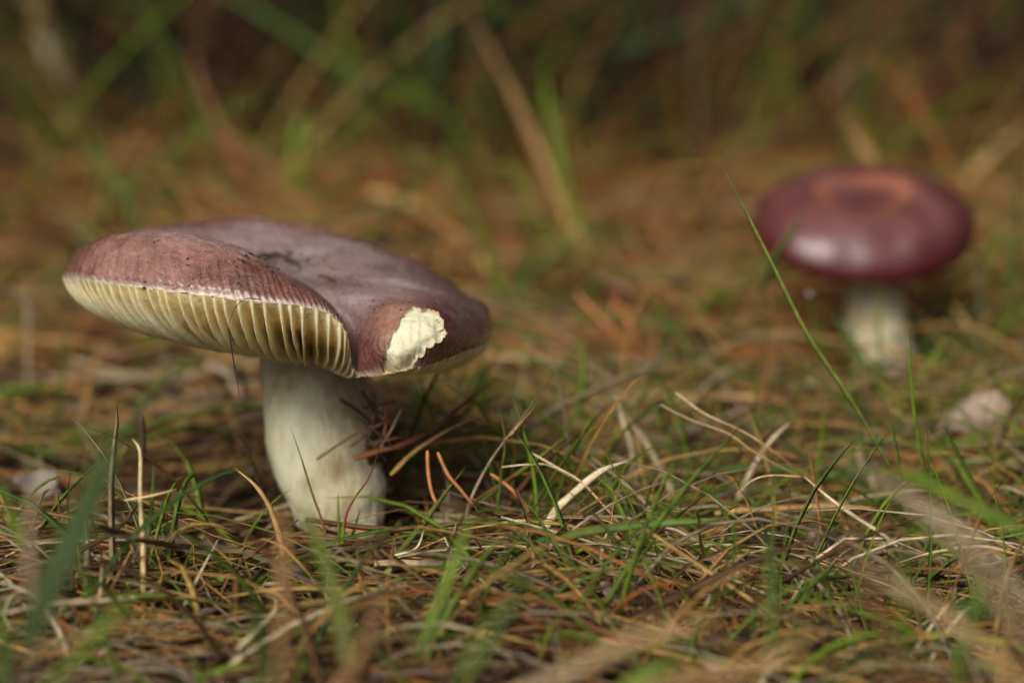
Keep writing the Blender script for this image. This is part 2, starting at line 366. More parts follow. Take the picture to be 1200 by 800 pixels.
def build_near_mushroom():
    base = at(405, 634, .497); base[2] = float(ground_z(base[0], base[1]))
    root = empty('mushroom', base, 'large mauve-brown capped mushroom with cream gills and a torn white patch', 'mushroom', 'two mushrooms in the litter')
    NA, NR = 504, 84
    K = len(CAP_K)
    ctl = np.array([[at(*p) for p in row] for row in CAP_K])           # K,4,3  margin,bulge,crest,half
    O = at(*CAP_O)
    rings = [crom(ctl[:, j], NA, True) for j in range(4)]
    Mg, Bu, Cr, Ha = rings
    top = np.zeros((NA, NR, 3))
    for a in range(NA):
        pts = np.array([Ha[(a+NA//2) % NA], O, Ha[a], Cr[a], Bu[a], Mg[a]])
        q = np.vstack([pts, 2*pts[-1]-pts[-2]])
        seg = crom(pts, 6*40)                                           # uniform in knots
        sub = seg[int(np.ceil((len(seg)-1)/5)):]
        L = np.concatenate([[0], np.cumsum(np.linalg.norm(np.diff(sub, axis=0), axis=1))]); s = np.linspace(0, L[-1], NR)
        for k in range(3): top[a, :, k] = np.interp(s, L, sub[:, k])
    top[:, 0] = top[:, 0].mean(0)
    # small unevenness of the skin: radial furrows near the margin and soft dimples
    flat = top.reshape(-1, 3)
    rr = np.tile(np.linspace(0, 1, NR), NA); aa = np.repeat(np.arange(NA)/NA, NR)
    bumpz = .00030*vnoise(flat, 420, 3)*np.clip(rr*3, 0, 1)*(1-np.clip((rr-.93)/.07, 0, 1)) + .00010*vnoise(flat, 1500, 4)*np.clip(rr*2, 0, 1)
    flat = flat + np.array([0, 0, 1])*bumpz[:, None]
    flat[:, 2] += -.00045*np.clip((rr-.76)/.2, 0, 1)*np.abs(np.sin(aa*math.pi*NGILL))**.5*(rr < .999)
    top = flat.reshape(NA, NR, 3)
    # underside surface
    A = at(365, 415, .503)
    w = np.interp(np.linspace(0, 1, NR), [0, .5, .8, .93, 1], [.30, .26, .14, .05, 0])
    und = top*(1-w[None, :, None]) + A*w[None, :, None]
    idx = np.arange(NA*NR).reshape(NA, NR)
    a0, a1 = idx, np.roll(idx, -1, 0)
    Ft = np.stack([a0[:, :-1], a0[:, 1:], a1[:, 1:], a1[:, :-1]], -1).reshape(-1, 4)
    u, v, d = px(top.reshape(-1, 3)); 
    poly = [(484, 357), (501, 360), (513, 366), (522, 374), (521, 381), (526, 388), (519, 400), (505, 408), (497, 417), (486, 427), (478, 444), (462, 450), (448, 448), (444, 425), (452, 405), (456, 392), (463, 384), (466, 372), (474, 365)]
    front = d < .492
    ins = inside(poly, u + 1.3*vnoise(top.reshape(-1, 3), 1500, 9), v + 1.3*vnoise(top.reshape(-1, 3), 1500, 10)) & front
    fin = ins[Ft].all(1)
    UV = np.stack([aa, rr], -1)
    # colour attribute: tan bruise round the wound, dusky / wine tones (pigment of the skin)
    cx, cy = 478., 394.
    bru = np.clip(1-np.hypot((u-cx+8)/48, (v-cy+10)/46), 0, 1)*front
    cap_me = mesh_from('cap', top.reshape(-1, 3)-base, Ft[~fin], M_CAP)
    ca = cap_me.color_attributes.new('Zone', 'FLOAT_COLOR', 'POINT')
    wine = np.clip((u-395)/110, 0, 1)*np.clip((rr-.45)/.3, 0, 1)
    c4 = np.ones((NA*NR, 4), np.float32); c4[:, 0] = .85*np.clip(bru*1.8, 0, 1)**1.3; c4[:, 1] = wine; c4[:, 2] = 0
    ca.data.foreach_set('color', c4.ravel()); add_uv(cap_me, UV)
    cap = obj('cap', cap_me, root)
    # underside: the floor between the gills, hanging close behind their edges
    apex = at(365, 404, .5035); r_in = .0104
    hcol = np.array([.0056, .0068, .0074, .0076, .0076, .0078, .0076, .0062, .0020, .0004, .0010, .0026, .0040, .0045, .006, .006, .006, .006, .006, .006, .0058, .0055])
    gdep = np.array([.0016, .0018, .0022, .0026, .0046, .0044, .0028, .0024, .0020]+[.0022]*13)      # how deep the gills stand there
    SS = np.array([0, .015, .05, .11, .19, .30, .45, .70, 1.0]); PH = np.array([0, .30, .58, .82, .97, 1.0, .92, .6, .15])
    hx_all = np.arange(NA)/NA*K
    def edge_curve(Mp, hx, ss):
        din = norm(Mp[..., :2]-apex[:2]); S = np.concatenate([apex[:2]+din*r_in, apex[2]-.22*r_in*din[..., :1]], -1)
        E = Mp[..., None, :]+(S-Mp)[..., None, :]*ss[:, None]
        E[..., 2] -= np.interp(hx, np.arange(K+1), hcol)[..., None]*np.interp(ss, SS, PH)
        return E
    def floor_curve(Mp, hx, ss):
        E = edge_curve(Mp, hx, ss); dep = np.interp(hx, np.arange(K+1), gdep)[..., None]*np.interp(ss, [0, .03, .2, .6, 1], [0, .45, 1, 1.2, .6])
        din = norm(Mp[..., :2]-apex[:2]); inw = np.concatenate([-din*.55, .83*np.ones(din[..., :1].shape)], -1)
        return E+inw[..., None, :]*dep[..., None]
    sf = np.linspace(0, 1, 26)**1.5; NF = 2016
    L = np.linalg.norm(np.roll(Mg, -1, 0)-Mg, axis=1); cum = np.concatenate([[0], np.cumsum(L)])
    rg = np.random.default_rng(4); gpos = (np.arange(NGILL)+.5+rg.uniform(-.22, .22, NGILL))/NGILL
    xf = np.arange(NF)/NF*NA; i0 = xf.astype(int); fr = (xf-i0)[:, None]; Mf = Mg[i0]*(1-fr)+Mg[(i0+1) % NA]*fr
    pos = np.interp(xf, np.arange(NA+1), cum)/cum[-1]
    gap = np.abs(pos[:, None]-gpos[None, :]); gap = np.minimum(gap, 1-gap).min(1)*NGILL                # 0 on a gill, .5 half-way between two
    scoop = .30+.80*np.sqrt(np.clip(1-(1-np.clip(gap/.5, 0, 1))**2, 0, 1))                              # rounded trough
    Ef = edge_curve(Mf, xf/NA*K, sf); und2 = Ef+(floor_curve(Mf, xf/NA*K, sf)-Ef)*scoop[:, None, None]
    jj = np.arange(NF*26).reshape(NF, 26); j1 = np.roll(jj, -1, 0)
    Fu = np.stack([jj[:, :-1], j1[:, :-1], j1[:, 1:], jj[:, 1:]], -1).reshape(-1, 4)
    obj('cap_underside', mesh_from('cap_underside', und2.reshape(-1, 3)-base, Fu, M_UNDER), cap)
    # torn flesh: the wound, lumpy, standing a little proud in the middle and ragged at the edge
    used = np.unique(Ft[fin]); remap = -np.ones(NA*NR, int); remap[used] = np.arange(len(used))
    FP = top.reshape(-1, 3)[used].copy()
    edge = np.zeros(NA*NR, int)
    np.add.at(edge, Ft[fin].ravel(), 1); interior = edge[used] >= 4
    uu, vv = u[used], v[used]
    dist = np.min([np.hypot(uu-p[0], vv-p[1]) for p in crom(np.array([(x, y, 0) for x, y in poly]), 120, True)], axis=0)
    nrm_dir = norm(FP - at(420, 400, .50))
    lump = .0006*vnoise(FP, 420, 21)+.00026*vnoise(FP, 1300, 22)+.00010*vnoise(FP, 4200, 23)
    FP += nrm_dir*((-.0011*np.clip(dist/2.5, 0, 1)+np.clip((dist-4)/12, 0, 1)*.0011 + lump*np.clip(dist/5, 0, 1))*interior)[:, None]
    FP2 = np.vstack([FP, top.reshape(-1, 3)[used]*.93+A*.07])
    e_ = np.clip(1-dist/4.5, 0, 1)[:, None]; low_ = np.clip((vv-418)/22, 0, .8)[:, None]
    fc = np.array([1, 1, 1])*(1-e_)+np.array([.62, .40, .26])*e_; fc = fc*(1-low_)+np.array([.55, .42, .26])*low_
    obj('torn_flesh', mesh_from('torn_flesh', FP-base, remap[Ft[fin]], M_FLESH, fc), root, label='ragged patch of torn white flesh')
    # stem
    prof = [(385, 307, 414, .5035), (404, 306, 420, .5035), (425, 305, 424, .5035), (450, 306, 427, .503), (480, 309, 432, .502), (510, 312, 439, .501), (540, 319, 444, .500), (570, 331, 448, .499), (600, 347, 449, .498), (622, 361, 449, .4975), (640, 372, 447, .497), (655, 378, 442, .497)]
    cs = crom(np.array([at((l+r)/2, vv_, dd) for vv_, l, r, dd in prof]), 60)
    rs = np.interp(np.linspace(0, 1, 60), np.linspace(0, 1, len(prof)), [(r-l)/2*dd/FPX for _, l, r, dd in prof])
    NSA = 72; th = np.linspace(0, 2*math.pi, NSA, endpoint=False)
    R = rs[:, None]*(1+.03*np.sin(th*2+1)[None, :]+.02*np.sin(th*5+np.linspace(0, 3, 60)[:, None]))
    SV = np.stack([cs[:, 0][:, None]+R*np.cos(th), cs[:, 1][:, None]+R*np.sin(th)*.95, cs[:, 2][:, None]+0*th], -1)
    flat = SV.reshape(-1, 3); hz = flat[:, 2]-base[2]
    out = norm((SV-cs[:, None, :]).reshape(-1, 3))
    low = np.clip(1-hz/.022, 0, 1)
    flat = flat+out*((.00025*vnoise(flat, 500, 31)+.0010*vnoise(flat*np.array([1, 1, .7]), 420, 32)*low+.0005*vnoise(flat, 1300, 33)*low)[:, None])
    ii = np.arange(60*NSA).reshape(60, NSA); b0, b1 = ii[:-1], ii[1:]
    FS = np.stack([b0, b1, np.roll(b1, -1, 1), np.roll(b0, -1, 1)], -1).reshape(-1, 4)
    obj('stem', mesh_from('stem', flat-base, FS, M_STEM), root)
    # gills, one plate each, spaced along the margin
    for g in range(NGILL):
        f = gpos[g]*cum[-1]
        x = np.interp(f, cum, np.arange(NA+1)); i0 = int(x) % NA; i1 = (i0+1) % NA; fr = x-int(x)
        lerp = lambda arr: arr[i0]*(1-fr)+arr[i1]*fr
        Mp, prof_u = lerp(Mg), lerp(und)
        tang = norm(lerp(np.roll(Mg, -1, 0))-Mp); tang[2] *= .3; tang = norm(tang)
        hx = x/NA*K; s = SS; n = len(s)
        E = edge_curve(Mp, np.array(hx), s); Tp = floor_curve(Mp, np.array(hx), s)
        E[1:-1, 2] -= .0006*rg.uniform(-.5, .6)
        Tp = Tp+(Tp-E)*.25
        E[0] = Mp+np.array([0, 0, -.0001]); Tp[0] = Mp+np.array([0, 0, .0002])
        lean = rg.uniform(-.0004, .0004)
        if 4.1 < hx < 5.2: lean *= 2.5
        bend = tang*(lean*np.sin(np.pi*np.clip(s*1.3, 0, 1)))[:, None]
        E = E+bend
        wv = rg.uniform(0, 6.28)
        E = E+tang*(.00012*np.sin(s*30+wv))[:, None]
        t_top = np.interp(s, [0, .02, .1, 1], [.00060, .00042, .00034, .0003]); t_bot = np.interp(s, [0, .02, .1, 1], [.00026, .00020, .00013, .00011])
        Md = E*.55+Tp*.45+bend*.3
        V = np.concatenate([np.stack([Tp[k]-tang*t_top[k], Md[k]-tang*(t_bot[k]*1.15), E[k]-tang*t_bot[k], E[k]+tang*t_bot[k], Md[k]+tang*(t_bot[k]*1.15), Tp[k]+tang*t_top[k]]) for k in range(n)])
        F = []
        for k in range(n-1):
            for q in range(5): F.append((k*6+q, (k+1)*6+q, (k+1)*6+q+1, k*6+q+1))
        F.append((0, 1, 4, 5)); F.append((1, 2, 3, 4))
        obj('gill', mesh_from('gill', V-base, np.array(F), M_GILL, smooth=False), root)
    return root, base, top, u, v, d
NGILL = 126

# skin zones of the near cap (bruise and wine-coloured side) as pigment
def patch_cap():
    nt = M_CAP.node_tree; b = nt.nodes['Principled BSDF']
    src = b.inputs['Base Color'].links[0].from_socket
    za = N_(nt, 'ShaderNodeAttribute', attribute_name='Zone'); sep = N_(nt, 'ShaderNodeSeparateColor'); nt.links.new(za.outputs['Color'], sep.inputs[0])
    c = mix(nt, sep.outputs['Green'], src, (.42, .20, .22), 'MULTIPLY') if False else src
    wc = mix(nt, .85, src, (.080, .012, .017))
    c = mix(nt, sep.outputs['Green'], src, wc)
    c = mix(nt, sep.outputs['Red'], c, (.36, .18, .125))
    cw = N_(nt, 'ShaderNodeMath', operation='MULTIPLY_ADD'); nt.links.new(sep.outputs['Green'], cw.inputs[0]); cw.inputs[1].default_value = .45; cw.inputs[2].default_value = .5
    nt.links.new(cw.outputs[0], b.inputs['Coat Weight']); b.inputs['Coat Roughness'].default_value = .2
    nt.links.new(c, b.inputs['Base Color'])
patch_cap()
NEAR, NEAR_BASE, CAP_TOP, CAP_U, CAP_V, CAP_D = build_near_mushroom()

# ---------------------------------------------------------------- the far mushroom
def build_far_mushroom():
    ctr = at(1018, 420, .684); base = ctr.copy(); base[2] = float(ground_z(ctr[0], ctr[1]))
    root = empty('mushroom', base, 'wine-red rounded mushroom with dished cap, standing farther back behind tall green blade', 'mushroom', 'two mushrooms in the litter')
    NA, NR = 160, 60
    axis_top = at(1011, 235, .686)
    prof = np.array([(0, .0), (.10, .0001), (.20, .0005), (.34, .0016), (.46, .0025), (.58, .0024), (.70, .0014), (.81, -.0001), (.90, -.0022), (.965, -.0048), (.995, -.0074), (.985, -.0096), (.93, -.0108)])
    pc = crom(np.column_stack([prof[:, 0]*.0316, prof[:, 1], 0*prof[:, 0]]), NR)
    th = np.linspace(0, 2*math.pi, NA, endpoint=False)
    rmod = 1+.025*np.sin(2*th+.6)+.022*np.sin(3*th+2)+.012*np.sin(5*th+1)
    X = pc[:, 0][None, :]*np.cos(th)[:, None]*rmod[:, None]; Y = pc[:, 0][None, :]*np.sin(th)[:, None]*rmod[:, None]
    Z = pc[:, 1][None, :]+.0008*np.sin(2*th+1)[:, None]*(pc[:, 0][None, :]/.03)**2 - (.0018*np.clip(np.sin(th-4.0), 0, 1)[:, None]*(pc[:, 0][None, :]/.03)**3)
    V = np.stack([X, Y, Z], -1).reshape(-1, 3)
    V[:, 2] += .00045*vnoise(V, 260, 41)
    Rm = np.array((Matrix.Rotation(math.radians(18), 3, 'X') @ Matrix.Rotation(math.radians(-2), 3, 'Y')))
    V = V@Rm.T + axis_top - base
    i = np.arange(NA*NR).reshape(NA, NR); j = np.roll(i, -1, 0)
    F = np.stack([i[:, :-1], i[:, 1:], j[:, 1:], j[:, :-1]], -1).reshape(-1, 4)
    me = mesh_from('cap', V, F[:, ::-1], M_CAP2)
    add_uv(me, np.stack([np.repeat(np.arange(NA)/NA, NR), np.tile(np.linspace(0, 1, NR), NA)], -1))
    ca = me.color_attributes.new('Zone', 'FLOAT_COLOR', 'POINT'); rr = np.tile(pc[:, 0]/.0316, NA)
    c4 = np.ones((len(V), 4), np.float32); ang = np.repeat(th, NR)
    c4[:, 0] = np.exp(-((rr-.36-.03*np.sin(3*ang))/.085)**2)*(.75+.25*np.sin(ang*2+.3)); c4[:, 1] = 0; ca.data.foreach_set('color', c4.ravel())
    cap = obj('cap', me, root)
    nt = M_CAP2.node_tree; b = nt.nodes['Principled BSDF']; src = b.inputs['Base Color'].links[0].from_socket
    za = N_(nt, 'ShaderNodeAttribute', attribute_name='Zone'); sep = N_(nt, 'ShaderNodeSeparateColor'); nt.links.new(za.outputs['Color'], sep.inputs[0])
    nt.links.new(mix(nt, sep.outputs['Red'], src, (.27, .095, .05)), b.inputs['Base Color'])
    # underside disc with gills
    apex = at(1022, 335, .684)-base
    rim = V.reshape(NA, NR, 3)[:, -1]
    U = np.concatenate([rim*(1-t)+(apex+np.array([0, 0, .006]))*t for t in (0, .5, .85)]); ii = np.arange(3*NA).reshape(3, NA)
    FU = np.stack([ii[:-1], np.roll(ii, -1, 1)[:-1], np.roll(ii, -1, 1)[1:], ii[1:]], -1).reshape(-1, 4)
    obj('cap_underside', mesh_from('cap_underside', U, FU, M_UNDER), cap)
    for g in range(64):
        a = int(g/64*NA); p0 = rim[a]; tg = norm(rim[(a+1) % NA]-rim[a-1])
        s = np.array([0, .08, .3, .6, .84]); E = p0+(apex-p0)*s[:, None]; T = E.copy(); T[:, 2] += .0045
        E[:, 2] -= .0008*np.sin(np.pi*s**.6); 
        VV = np.concatenate([np.stack([T[k]-tg*.0003, E[k]-tg*.00015, E[k]+tg*.00015, T[k]+tg*.0003]) for k in range(5)])
        FF = [(k*4+q, (k+1)*4+q, (k+1)*4+q+1, k*4+q+1) for k in range(4) for q in range(3)]
        obj('gill', mesh_from('gill', VV, np.array(FF), M_GILL, smooth=False), root)
    prof = [(322, 992, 1058, .686), (345, 992, 1059, .685), (375, 993, 1061, .684), (400, 994, 1066, .683), (415, 998, 1070, .682), (432, 1000, 1070, .682), (445, 1003, 1066, .682)]
    cs = crom(np.array([at((l+r)/2, v_, dd) for v_, l, r, dd in prof]), 30); rs = np.interp(np.linspace(0, 1, 30), np.linspace(0, 1, len(prof)), [(r-l)/2*dd/FPX for _, l, r, dd in prof])
    th = np.linspace(0, 2*math.pi, 40, endpoint=False)
    SV = np.stack([cs[:, 0][:, None]+rs[:, None]*np.cos(th), cs[:, 1][:, None]+rs[:, None]*np.sin(th), cs[:, 2][:, None]+0*th], -1).reshape(-1, 3)
    SV[:, :2] += (.0004*vnoise(SV, 500, 44))[:, None]
    k = np.arange(30*40).reshape(30, 40)
    FS = np.stack([k[:-1], k[1:], np.roll(k[1:], -1, 1), np.roll(k[:-1], -1, 1)], -1).reshape(-1, 4)
    obj('stem', mesh_from('stem', SV-base, FS, M_STEM2), root)
    return base
FAR_BASE = build_far_mushroom()

# ---------------------------------------------------------------- colours of dry and living plants (linear albedo)
TAN = (.52, .315, .105); PALE = (.64, .53, .34); GREYB = (.36, .28, .19); BROWN = (.16, .080, .034); DARK = (.055, .030, .018)
ORANGE = (.42, .165, .045); RUST = (.27, .10, .035); GREEN = (.145, .225, .030); BRIGHT = (.20, .30, .03); BLUEG = (.085, .155, .040); DEEP = (.050, .085, .020); OLIVE = (.17, .17, .05)
def jit(c, s=.18, r=rng):
    c = np.array(c)*r.uniform(1-s, 1+s); return np.clip(c*r.uniform(1-s*.35, 1+s*.35, 3), 0, 1)

STEMS = [(NEAR_BASE[0]-.003, NEAR_BASE[1]+.003, .0135), (FAR_BASE[0], FAR_BASE[1], .0105)]
def clear_of_stems(P):
    ok = np.ones(len(P), bool)
    for sx, sy, r in STEMS:
        ok &= (np.hypot(P[..., 0]-sx, P[..., 1]-sy).min(1) > r)
    return ok

def litter_lines(n, xr, yr, lr, Kp, lift, pitch, curl, along=None, spread=math.pi, r=rng):
    """n lying pieces as bent centre lines resting on the ground"""
    x = r.uniform(*xr, n); y = r.uniform(*yr, n)
    L = r.uniform(*lr, n); az = r.uniform(-spread, spread, n) + (along or 0)
    s = np.linspace(-.5, .5, Kp)[None, :]
    cb = r.normal(0, curl, n)[:, None]
    ang = az[:, None]+cb*s*2+r.normal(0, curl*.4, n)[:, None]*np.sin(s*9)
    ds = (L/(Kp-1))[:, None]
    dx = np.cos(ang)*ds; dy = np.sin(ang)*ds
    X = x[:, None]+np.cumsum(dx, 1)-dx.sum(1)[:, None]/2; Y = y[:, None]+np.cumsum(dy, 1)-dy.sum(1)[:, None]/2
    G = ground_z(X, Y)
    G = .5*G+.5*G.mean(1)[:, None]
    z0 = r.uniform(*lift, n)[:, None]
    pt = r.normal(0, pitch, n)[:, None]*s*L[:, None]
    arch = -r.uniform(-.02, .09, n)[:, None]*L[:, None]*(s*2)**2
    Z = np.maximum(G+z0+pt+arch, ground_z(X, Y)+.0004)
    return np.stack([X, Y, Z], -1)

def stuff(name, label, cat, P, W, prof, cols, mat, tipc=None, up=(0, 0, 1), twist=None):
    ok = clear_of_stems(P)
    if name in ('needle_litter', 'dry_grass', 'thin_grass'):                    # a scrape of bare soil below the stem
        mid = P[:, P.shape[1]//2]; ok &= (((mid[:, 0]+.026)/.036)**2+((mid[:, 1]-.450)/.042)**2 > 1) | (rng.uniform(0, 1, len(P)) < .14)
        ok &= (((mid[:, 0]+.082)/.042)**2+((mid[:, 1]-.512)/.050)**2 > 1) | (rng.uniform(0, 1, len(P)) < .12)
    P, W, cols = P[ok], W[ok], cols[ok]
    if twist is not None: twist = twist[ok]
    up = np.asarray(up, float)
    if up.ndim == 2: up = up[ok]
    V, F = sweep(P, W, prof, up, twist)
    C = np.repeat(cols[:, None, :], P.shape[1], 1)
    if tipc is not None: C = C*(1-tipc[ok][:, None, None]*np.linspace(0, 1, P.shape[1])[None, :, None]*.6)
    C = np.repeat(C[:, :, None, :], len(prof), 2)
    return obj(name, mesh_from(name, V, F, mat, C), kind='stuff', label=label, cat=cat)

def pick(cols, p, n, s=.25):
    k = rng.choice(len(cols), n, p=np.array(p)/sum(p)); C = np.array(cols)[k]
    return np.clip(C*rng.uniform(1-s, 1+s, (n, 1))*rng.uniform(1-s*.3, 1+s*.3, (n, 3)), 0, 1)

def taper(n, Kp, w, tip=.35, base=.8):
    s = np.linspace(0, 1, Kp); return w[:, None]*np.interp(s, [0, .12, .75, 1], [base, 1, .85, tip])[None, :]

# ---------------------------------------------------------------- the litter nobody could count
def needles(n, xr, yr, lift, pal, p, name, label, wmul=1.):
    P = litter_lines(n, xr, yr, (.020, .052), 5, lift, .10, .30)
    stuff(name, label, 'needles', P, taper(n, 5, rng.uniform(.00032, .00062, n)*wmul, .3), TUBE3, pick(pal, p, n), M_NEEDLE)
def straws(n, xr, yr, lift, pal, p, name, label, lr=(.03, .11), wr=(.0004, .0013), pitch=.14, curl=.35, along=None, spread=math.pi):
    P = litter_lines(n, xr, yr, lr, 7, lift, pitch, curl, along, spread)
    stuff(name, label, 'straw', P, taper(n, 7, rng.uniform(*wr, n), .25), FLAT, pick(pal, p, n), M_STRAW, twist=rng.uniform(-1.2, 1.2, (n, 1))+rng.normal(0, .5, (n, 1))*np.linspace(0, 1, 7)[None, :])
needles(5500, (-.22, .22), (.30, .66), (0, .006), [BROWN, RUST, DARK, TAN, GREYB], [3, 1.2, 6, .8, .5], 'needle_litter', 'brown pine needle litter covering the ground near the large mushroom')
needles(9000, (-.34, .34), (.60, 1.15), (0, .006), [ORANGE, RUST, BROWN, TAN, DARK], [3, 3, 3, 2, 3], 'needle_litter', 'rusty pine needle litter round and behind the far mushroom', 1.25)
needles(7000, (-.62, .62), (1.05, 1.9), (0, .006), [ORANGE, RUST, BROWN, TAN, DARK], [1, 3, 3, 1, 4], 'needle_litter', 'blurred reddish needle litter at the foot of the tall grass', 1.6)
straws(3600, (-.22, .22), (.31, .66), (.001, .008), [TAN, GREYB, BROWN, PALE, DARK, ORANGE], [3.5, 1.5, 3, 1.3, 3, 1], 'dry_grass', 'thin dead grass strewn over the litter round the pale stem', wr=(.00020, .00062))
straws(2600, (-.34, .34), (.60, 1.15), (.001, .010), [TAN, GREYB, BROWN, ORANGE, DARK], [5, .8, 2, 2.5, 1], 'dry_grass', 'tan dead grass lying between and behind the two mushrooms', wr=(.0005, .0015), spread=.9)
straws(2200, (-.65, .65), (1.05, 1.9), (.001, .012), [TAN, BROWN, ORANGE, DARK], [3, 2.5, 2.5, 2], 'dry_grass', 'blurred tan dead grass lying in front of the dark tall grass', wr=(.0007, .0019), lr=(.05, .16))

# ---------------------------------------------------------------- tall dark grass behind, far turf
def arcs(x, y, L, az, el, droop, Kp, r=rng, wig=.06):
    n = len(x); s = np.linspace(0, 1, Kp)[None, :]
    h = np.cos(el)[:, None]*s + droop[:, None]*.55*s**2; z = np.sin(el)[:, None]*s - droop[:, None]*s**2.2
    a = az[:, None]+r.normal(0, wig, (n, 1))*s*2+r.normal(0, wig, (n, 1))*np.sin(s*5)
    X = x[:, None]+L[:, None]*h*np.cos(a); Y = y[:, None]+L[:, None]*h*np.sin(a)
    Z = ground_z(x, y)[:, None]-.001+L[:, None]*z
    Z = np.maximum(Z, ground_z(X, Y)+.001*(s > .05))
    return np.stack([X, Y, Z], -1)
def grass_mass(n, xr, yr, lr, wr, elr, droop, pal, p, name, label, Kp=7, mat=None, fac=None):
    x = rng.uniform(*xr, n); y = rng.uniform(*yr, n)
    if fac is not None:
        keep = rng.uniform(0, 1, n) < fac(x, y); x, y = x[keep], y[keep]; n = len(x)
    P = arcs(x, y, rng.uniform(*lr, n), rng.uniform(-math.pi, math.pi, n), rng.uniform(*elr, n), rng.uniform(*droop, n), Kp)
    W = rng.uniform(*wr, n)[:, None]*np.interp(np.linspace(0, 1, Kp), [0, .3, .75, 1], [.75, 1, .7, .06])[None, :]
    up = np.stack([np.cos(rng.uniform(0, 6.28, n))*.6, -np.ones(n)*.6, np.full(n, .5)], -1)
    stuff(name, label, 'grass', P, W, FLAT, pick(pal, p, n), mat or M_GRASS, tipc=rng.uniform(0, .6, n), up=up)
grass_mass(900, (-.7, .7), (1.02, 1.55), (.08, .26), (.0007, .0019), (.8, 1.5), (.05, .5), [TAN, BROWN, RUST, DARK], [1.5, 4, 2, 4], 'standing_straw', 'blurred upright dead straw standing before the tall grass', mat=M_STRAW)  # mix weighted brown and dark, painting in the shade at the back
grass_mass(200, (-.55, .15), (.95, 1.45), (.08, .22), (.0006, .0014), (1.0, 1.5), (.05, .5), [GREEN, BRIGHT, BLUEG, OLIVE], [3, 2, 2, 1], 'thin_grass', 'thin blurred upright green stems at the back left')
grass_mass(2200, (-.03, .20), (.38, .64), (.025, .075), (.00018, .00050), (.15, 1.25), (.3, 1.0), [TAN, PALE, BROWN, GREYB, ORANGE, GREEN], [4, 1.5, 3, 1.5, 1.5, 2], 'thin_grass', 'tangle of fine dead bents between the stem and the frayed stalk', mat=M_STRAW)
grass_mass(500, (.10, .24), (.60, .78), (.025, .060), (.0003, .0009), (.3, 1.3), (.3, 1.0), [TAN, GREEN, BROWN, OLIVE], [3, 2, 2, 1], 'thin_grass', 'blurred short grass round the foot of the far mushroom')
grass_mass(320, (-.03, .20), (.39, .62), (.022, .058), (.00028, .0006), (1.0, 1.5), (.1, .6), [GREEN, BRIGHT, OLIVE], [3, 3, 1], 'thin_grass', 'fine bright green shoots standing in the tangle of bents')
clump = lambda x, y: .25+.75*(np.sin(x*9+y*4+1)*np.sin(x*5-y*7+.4) > -.25)
grass_mass(7500, (-.85, .85), (1.18, 2.3), (.10, .34), (.0012, .0032), (.9, 1.5), (.1, .7), [DEEP, BLUEG, GREEN, BROWN, DARK, RUST, OLIVE], [5, 1, .6, 3, 6, .6, .6], 'tall_grass', 'dark blurred tall grass closing off the clearing behind', fac=clump)  # palette weighted dark so the colour itself carries the background shade
grass_mass(9000, (-4, 4), (2.3, 7), (.12, .40), (.002, .006), (.9, 1.5), (.1, .7), [DEEP, BLUEG, BROWN, OLIVE], [5, 3, 3, 2], 'tall_grass', 'dark grass farther back in the wood', Kp=5)
grass_mass(2000, (-.6, .6), (.70, 1.40), (.05, .15), (.0004, .0012), (.3, 1.45), (.2, 1.0), [GREEN, BLUEG, OLIVE, TAN, BROWN, BRIGHT, ORANGE], [1.8, .6, .6, 7, 3, 1.8, 4], 'thin_grass', 'thin blurred green and tan grass behind the mushrooms')
grass_mass(900, (-.30, .30), (.50, .80), (.025, .080), (.0003, .0010), (.2, 1.4), (.2, .9), [GREEN, BRIGHT, BLUEG, TAN, GREYB], [3, 1.5, 1.5, 3, 2], 'thin_grass', 'short thin grass shoots in the litter between the two mushrooms')
grass_mass(2000, (-.20, .20), (.33, .56), (.018, .062), (.00025, .0008), (.15, 1.35), (.2, 1.0), [GREEN, BRIGHT, BLUEG, TAN, GREYB, BROWN, PALE], [4.5, 4, 1.5, 4, 2.5, 2, 1], 'thin_grass', 'short thin shoots and bents standing in the litter in front')

# the pine wood that stands round the clearing, out of the picture; it keeps the low sky off the ground
def build_woods():
    rg = np.random.default_rng(21); VV, FF, k0 = [], [], 0
    for t in range(46):
        az = t/46*2*math.pi+rg.uniform(-.05, .05)                   # clockwise from +Y
        back = (1-math.cos(az-math.radians(195)))/2                 # the clearing is widest behind the camera
        r = 19-14*back+rg.uniform(0, 2.5); x, y = r*math.sin(az), r*math.cos(az)
        h = rg.uniform(5.5, 8.5); n = 520
        zz = rg.uniform(.10, 1, n)**.8*h; rad = (1-zz/h)**.8*1.5*rg.uniform(.2, 1, n)**.5+.05; a = rg.uniform(0, 6.28, n)
        C = np.stack([x+rad*np.cos(a), y+rad*np.sin(a), zz], -1)
        o = np.stack([np.cos(a), np.sin(a), rg.uniform(-.7, .1, n)], -1)*rg.uniform(.18, .42, (n, 1)); sd = np.stack([-np.sin(a), np.cos(a), rg.uniform(-.4, .4, n)], -1)*rg.uniform(.10, .22, (n, 1))
        Q = np.stack([C-sd*.5, C+o-sd, C+o*1.3, C+o*.9+sd, C+sd*.5], 1)
        VV.append(Q.reshape(-1, 3)); FF.append(np.stack([np.arange(n)*5+k0+i for i in range(5)], -1)); k0 += 5*n
    o = obj('woods', mesh_from('woods', np.vstack(VV), np.vstack(FF), plain('pine_foliage', (.035, .055, .022), .7, 8, .6, .01), smooth=False), kind='stuff', label='dark pine wood standing round the clearing', cat='woods')
build_woods()

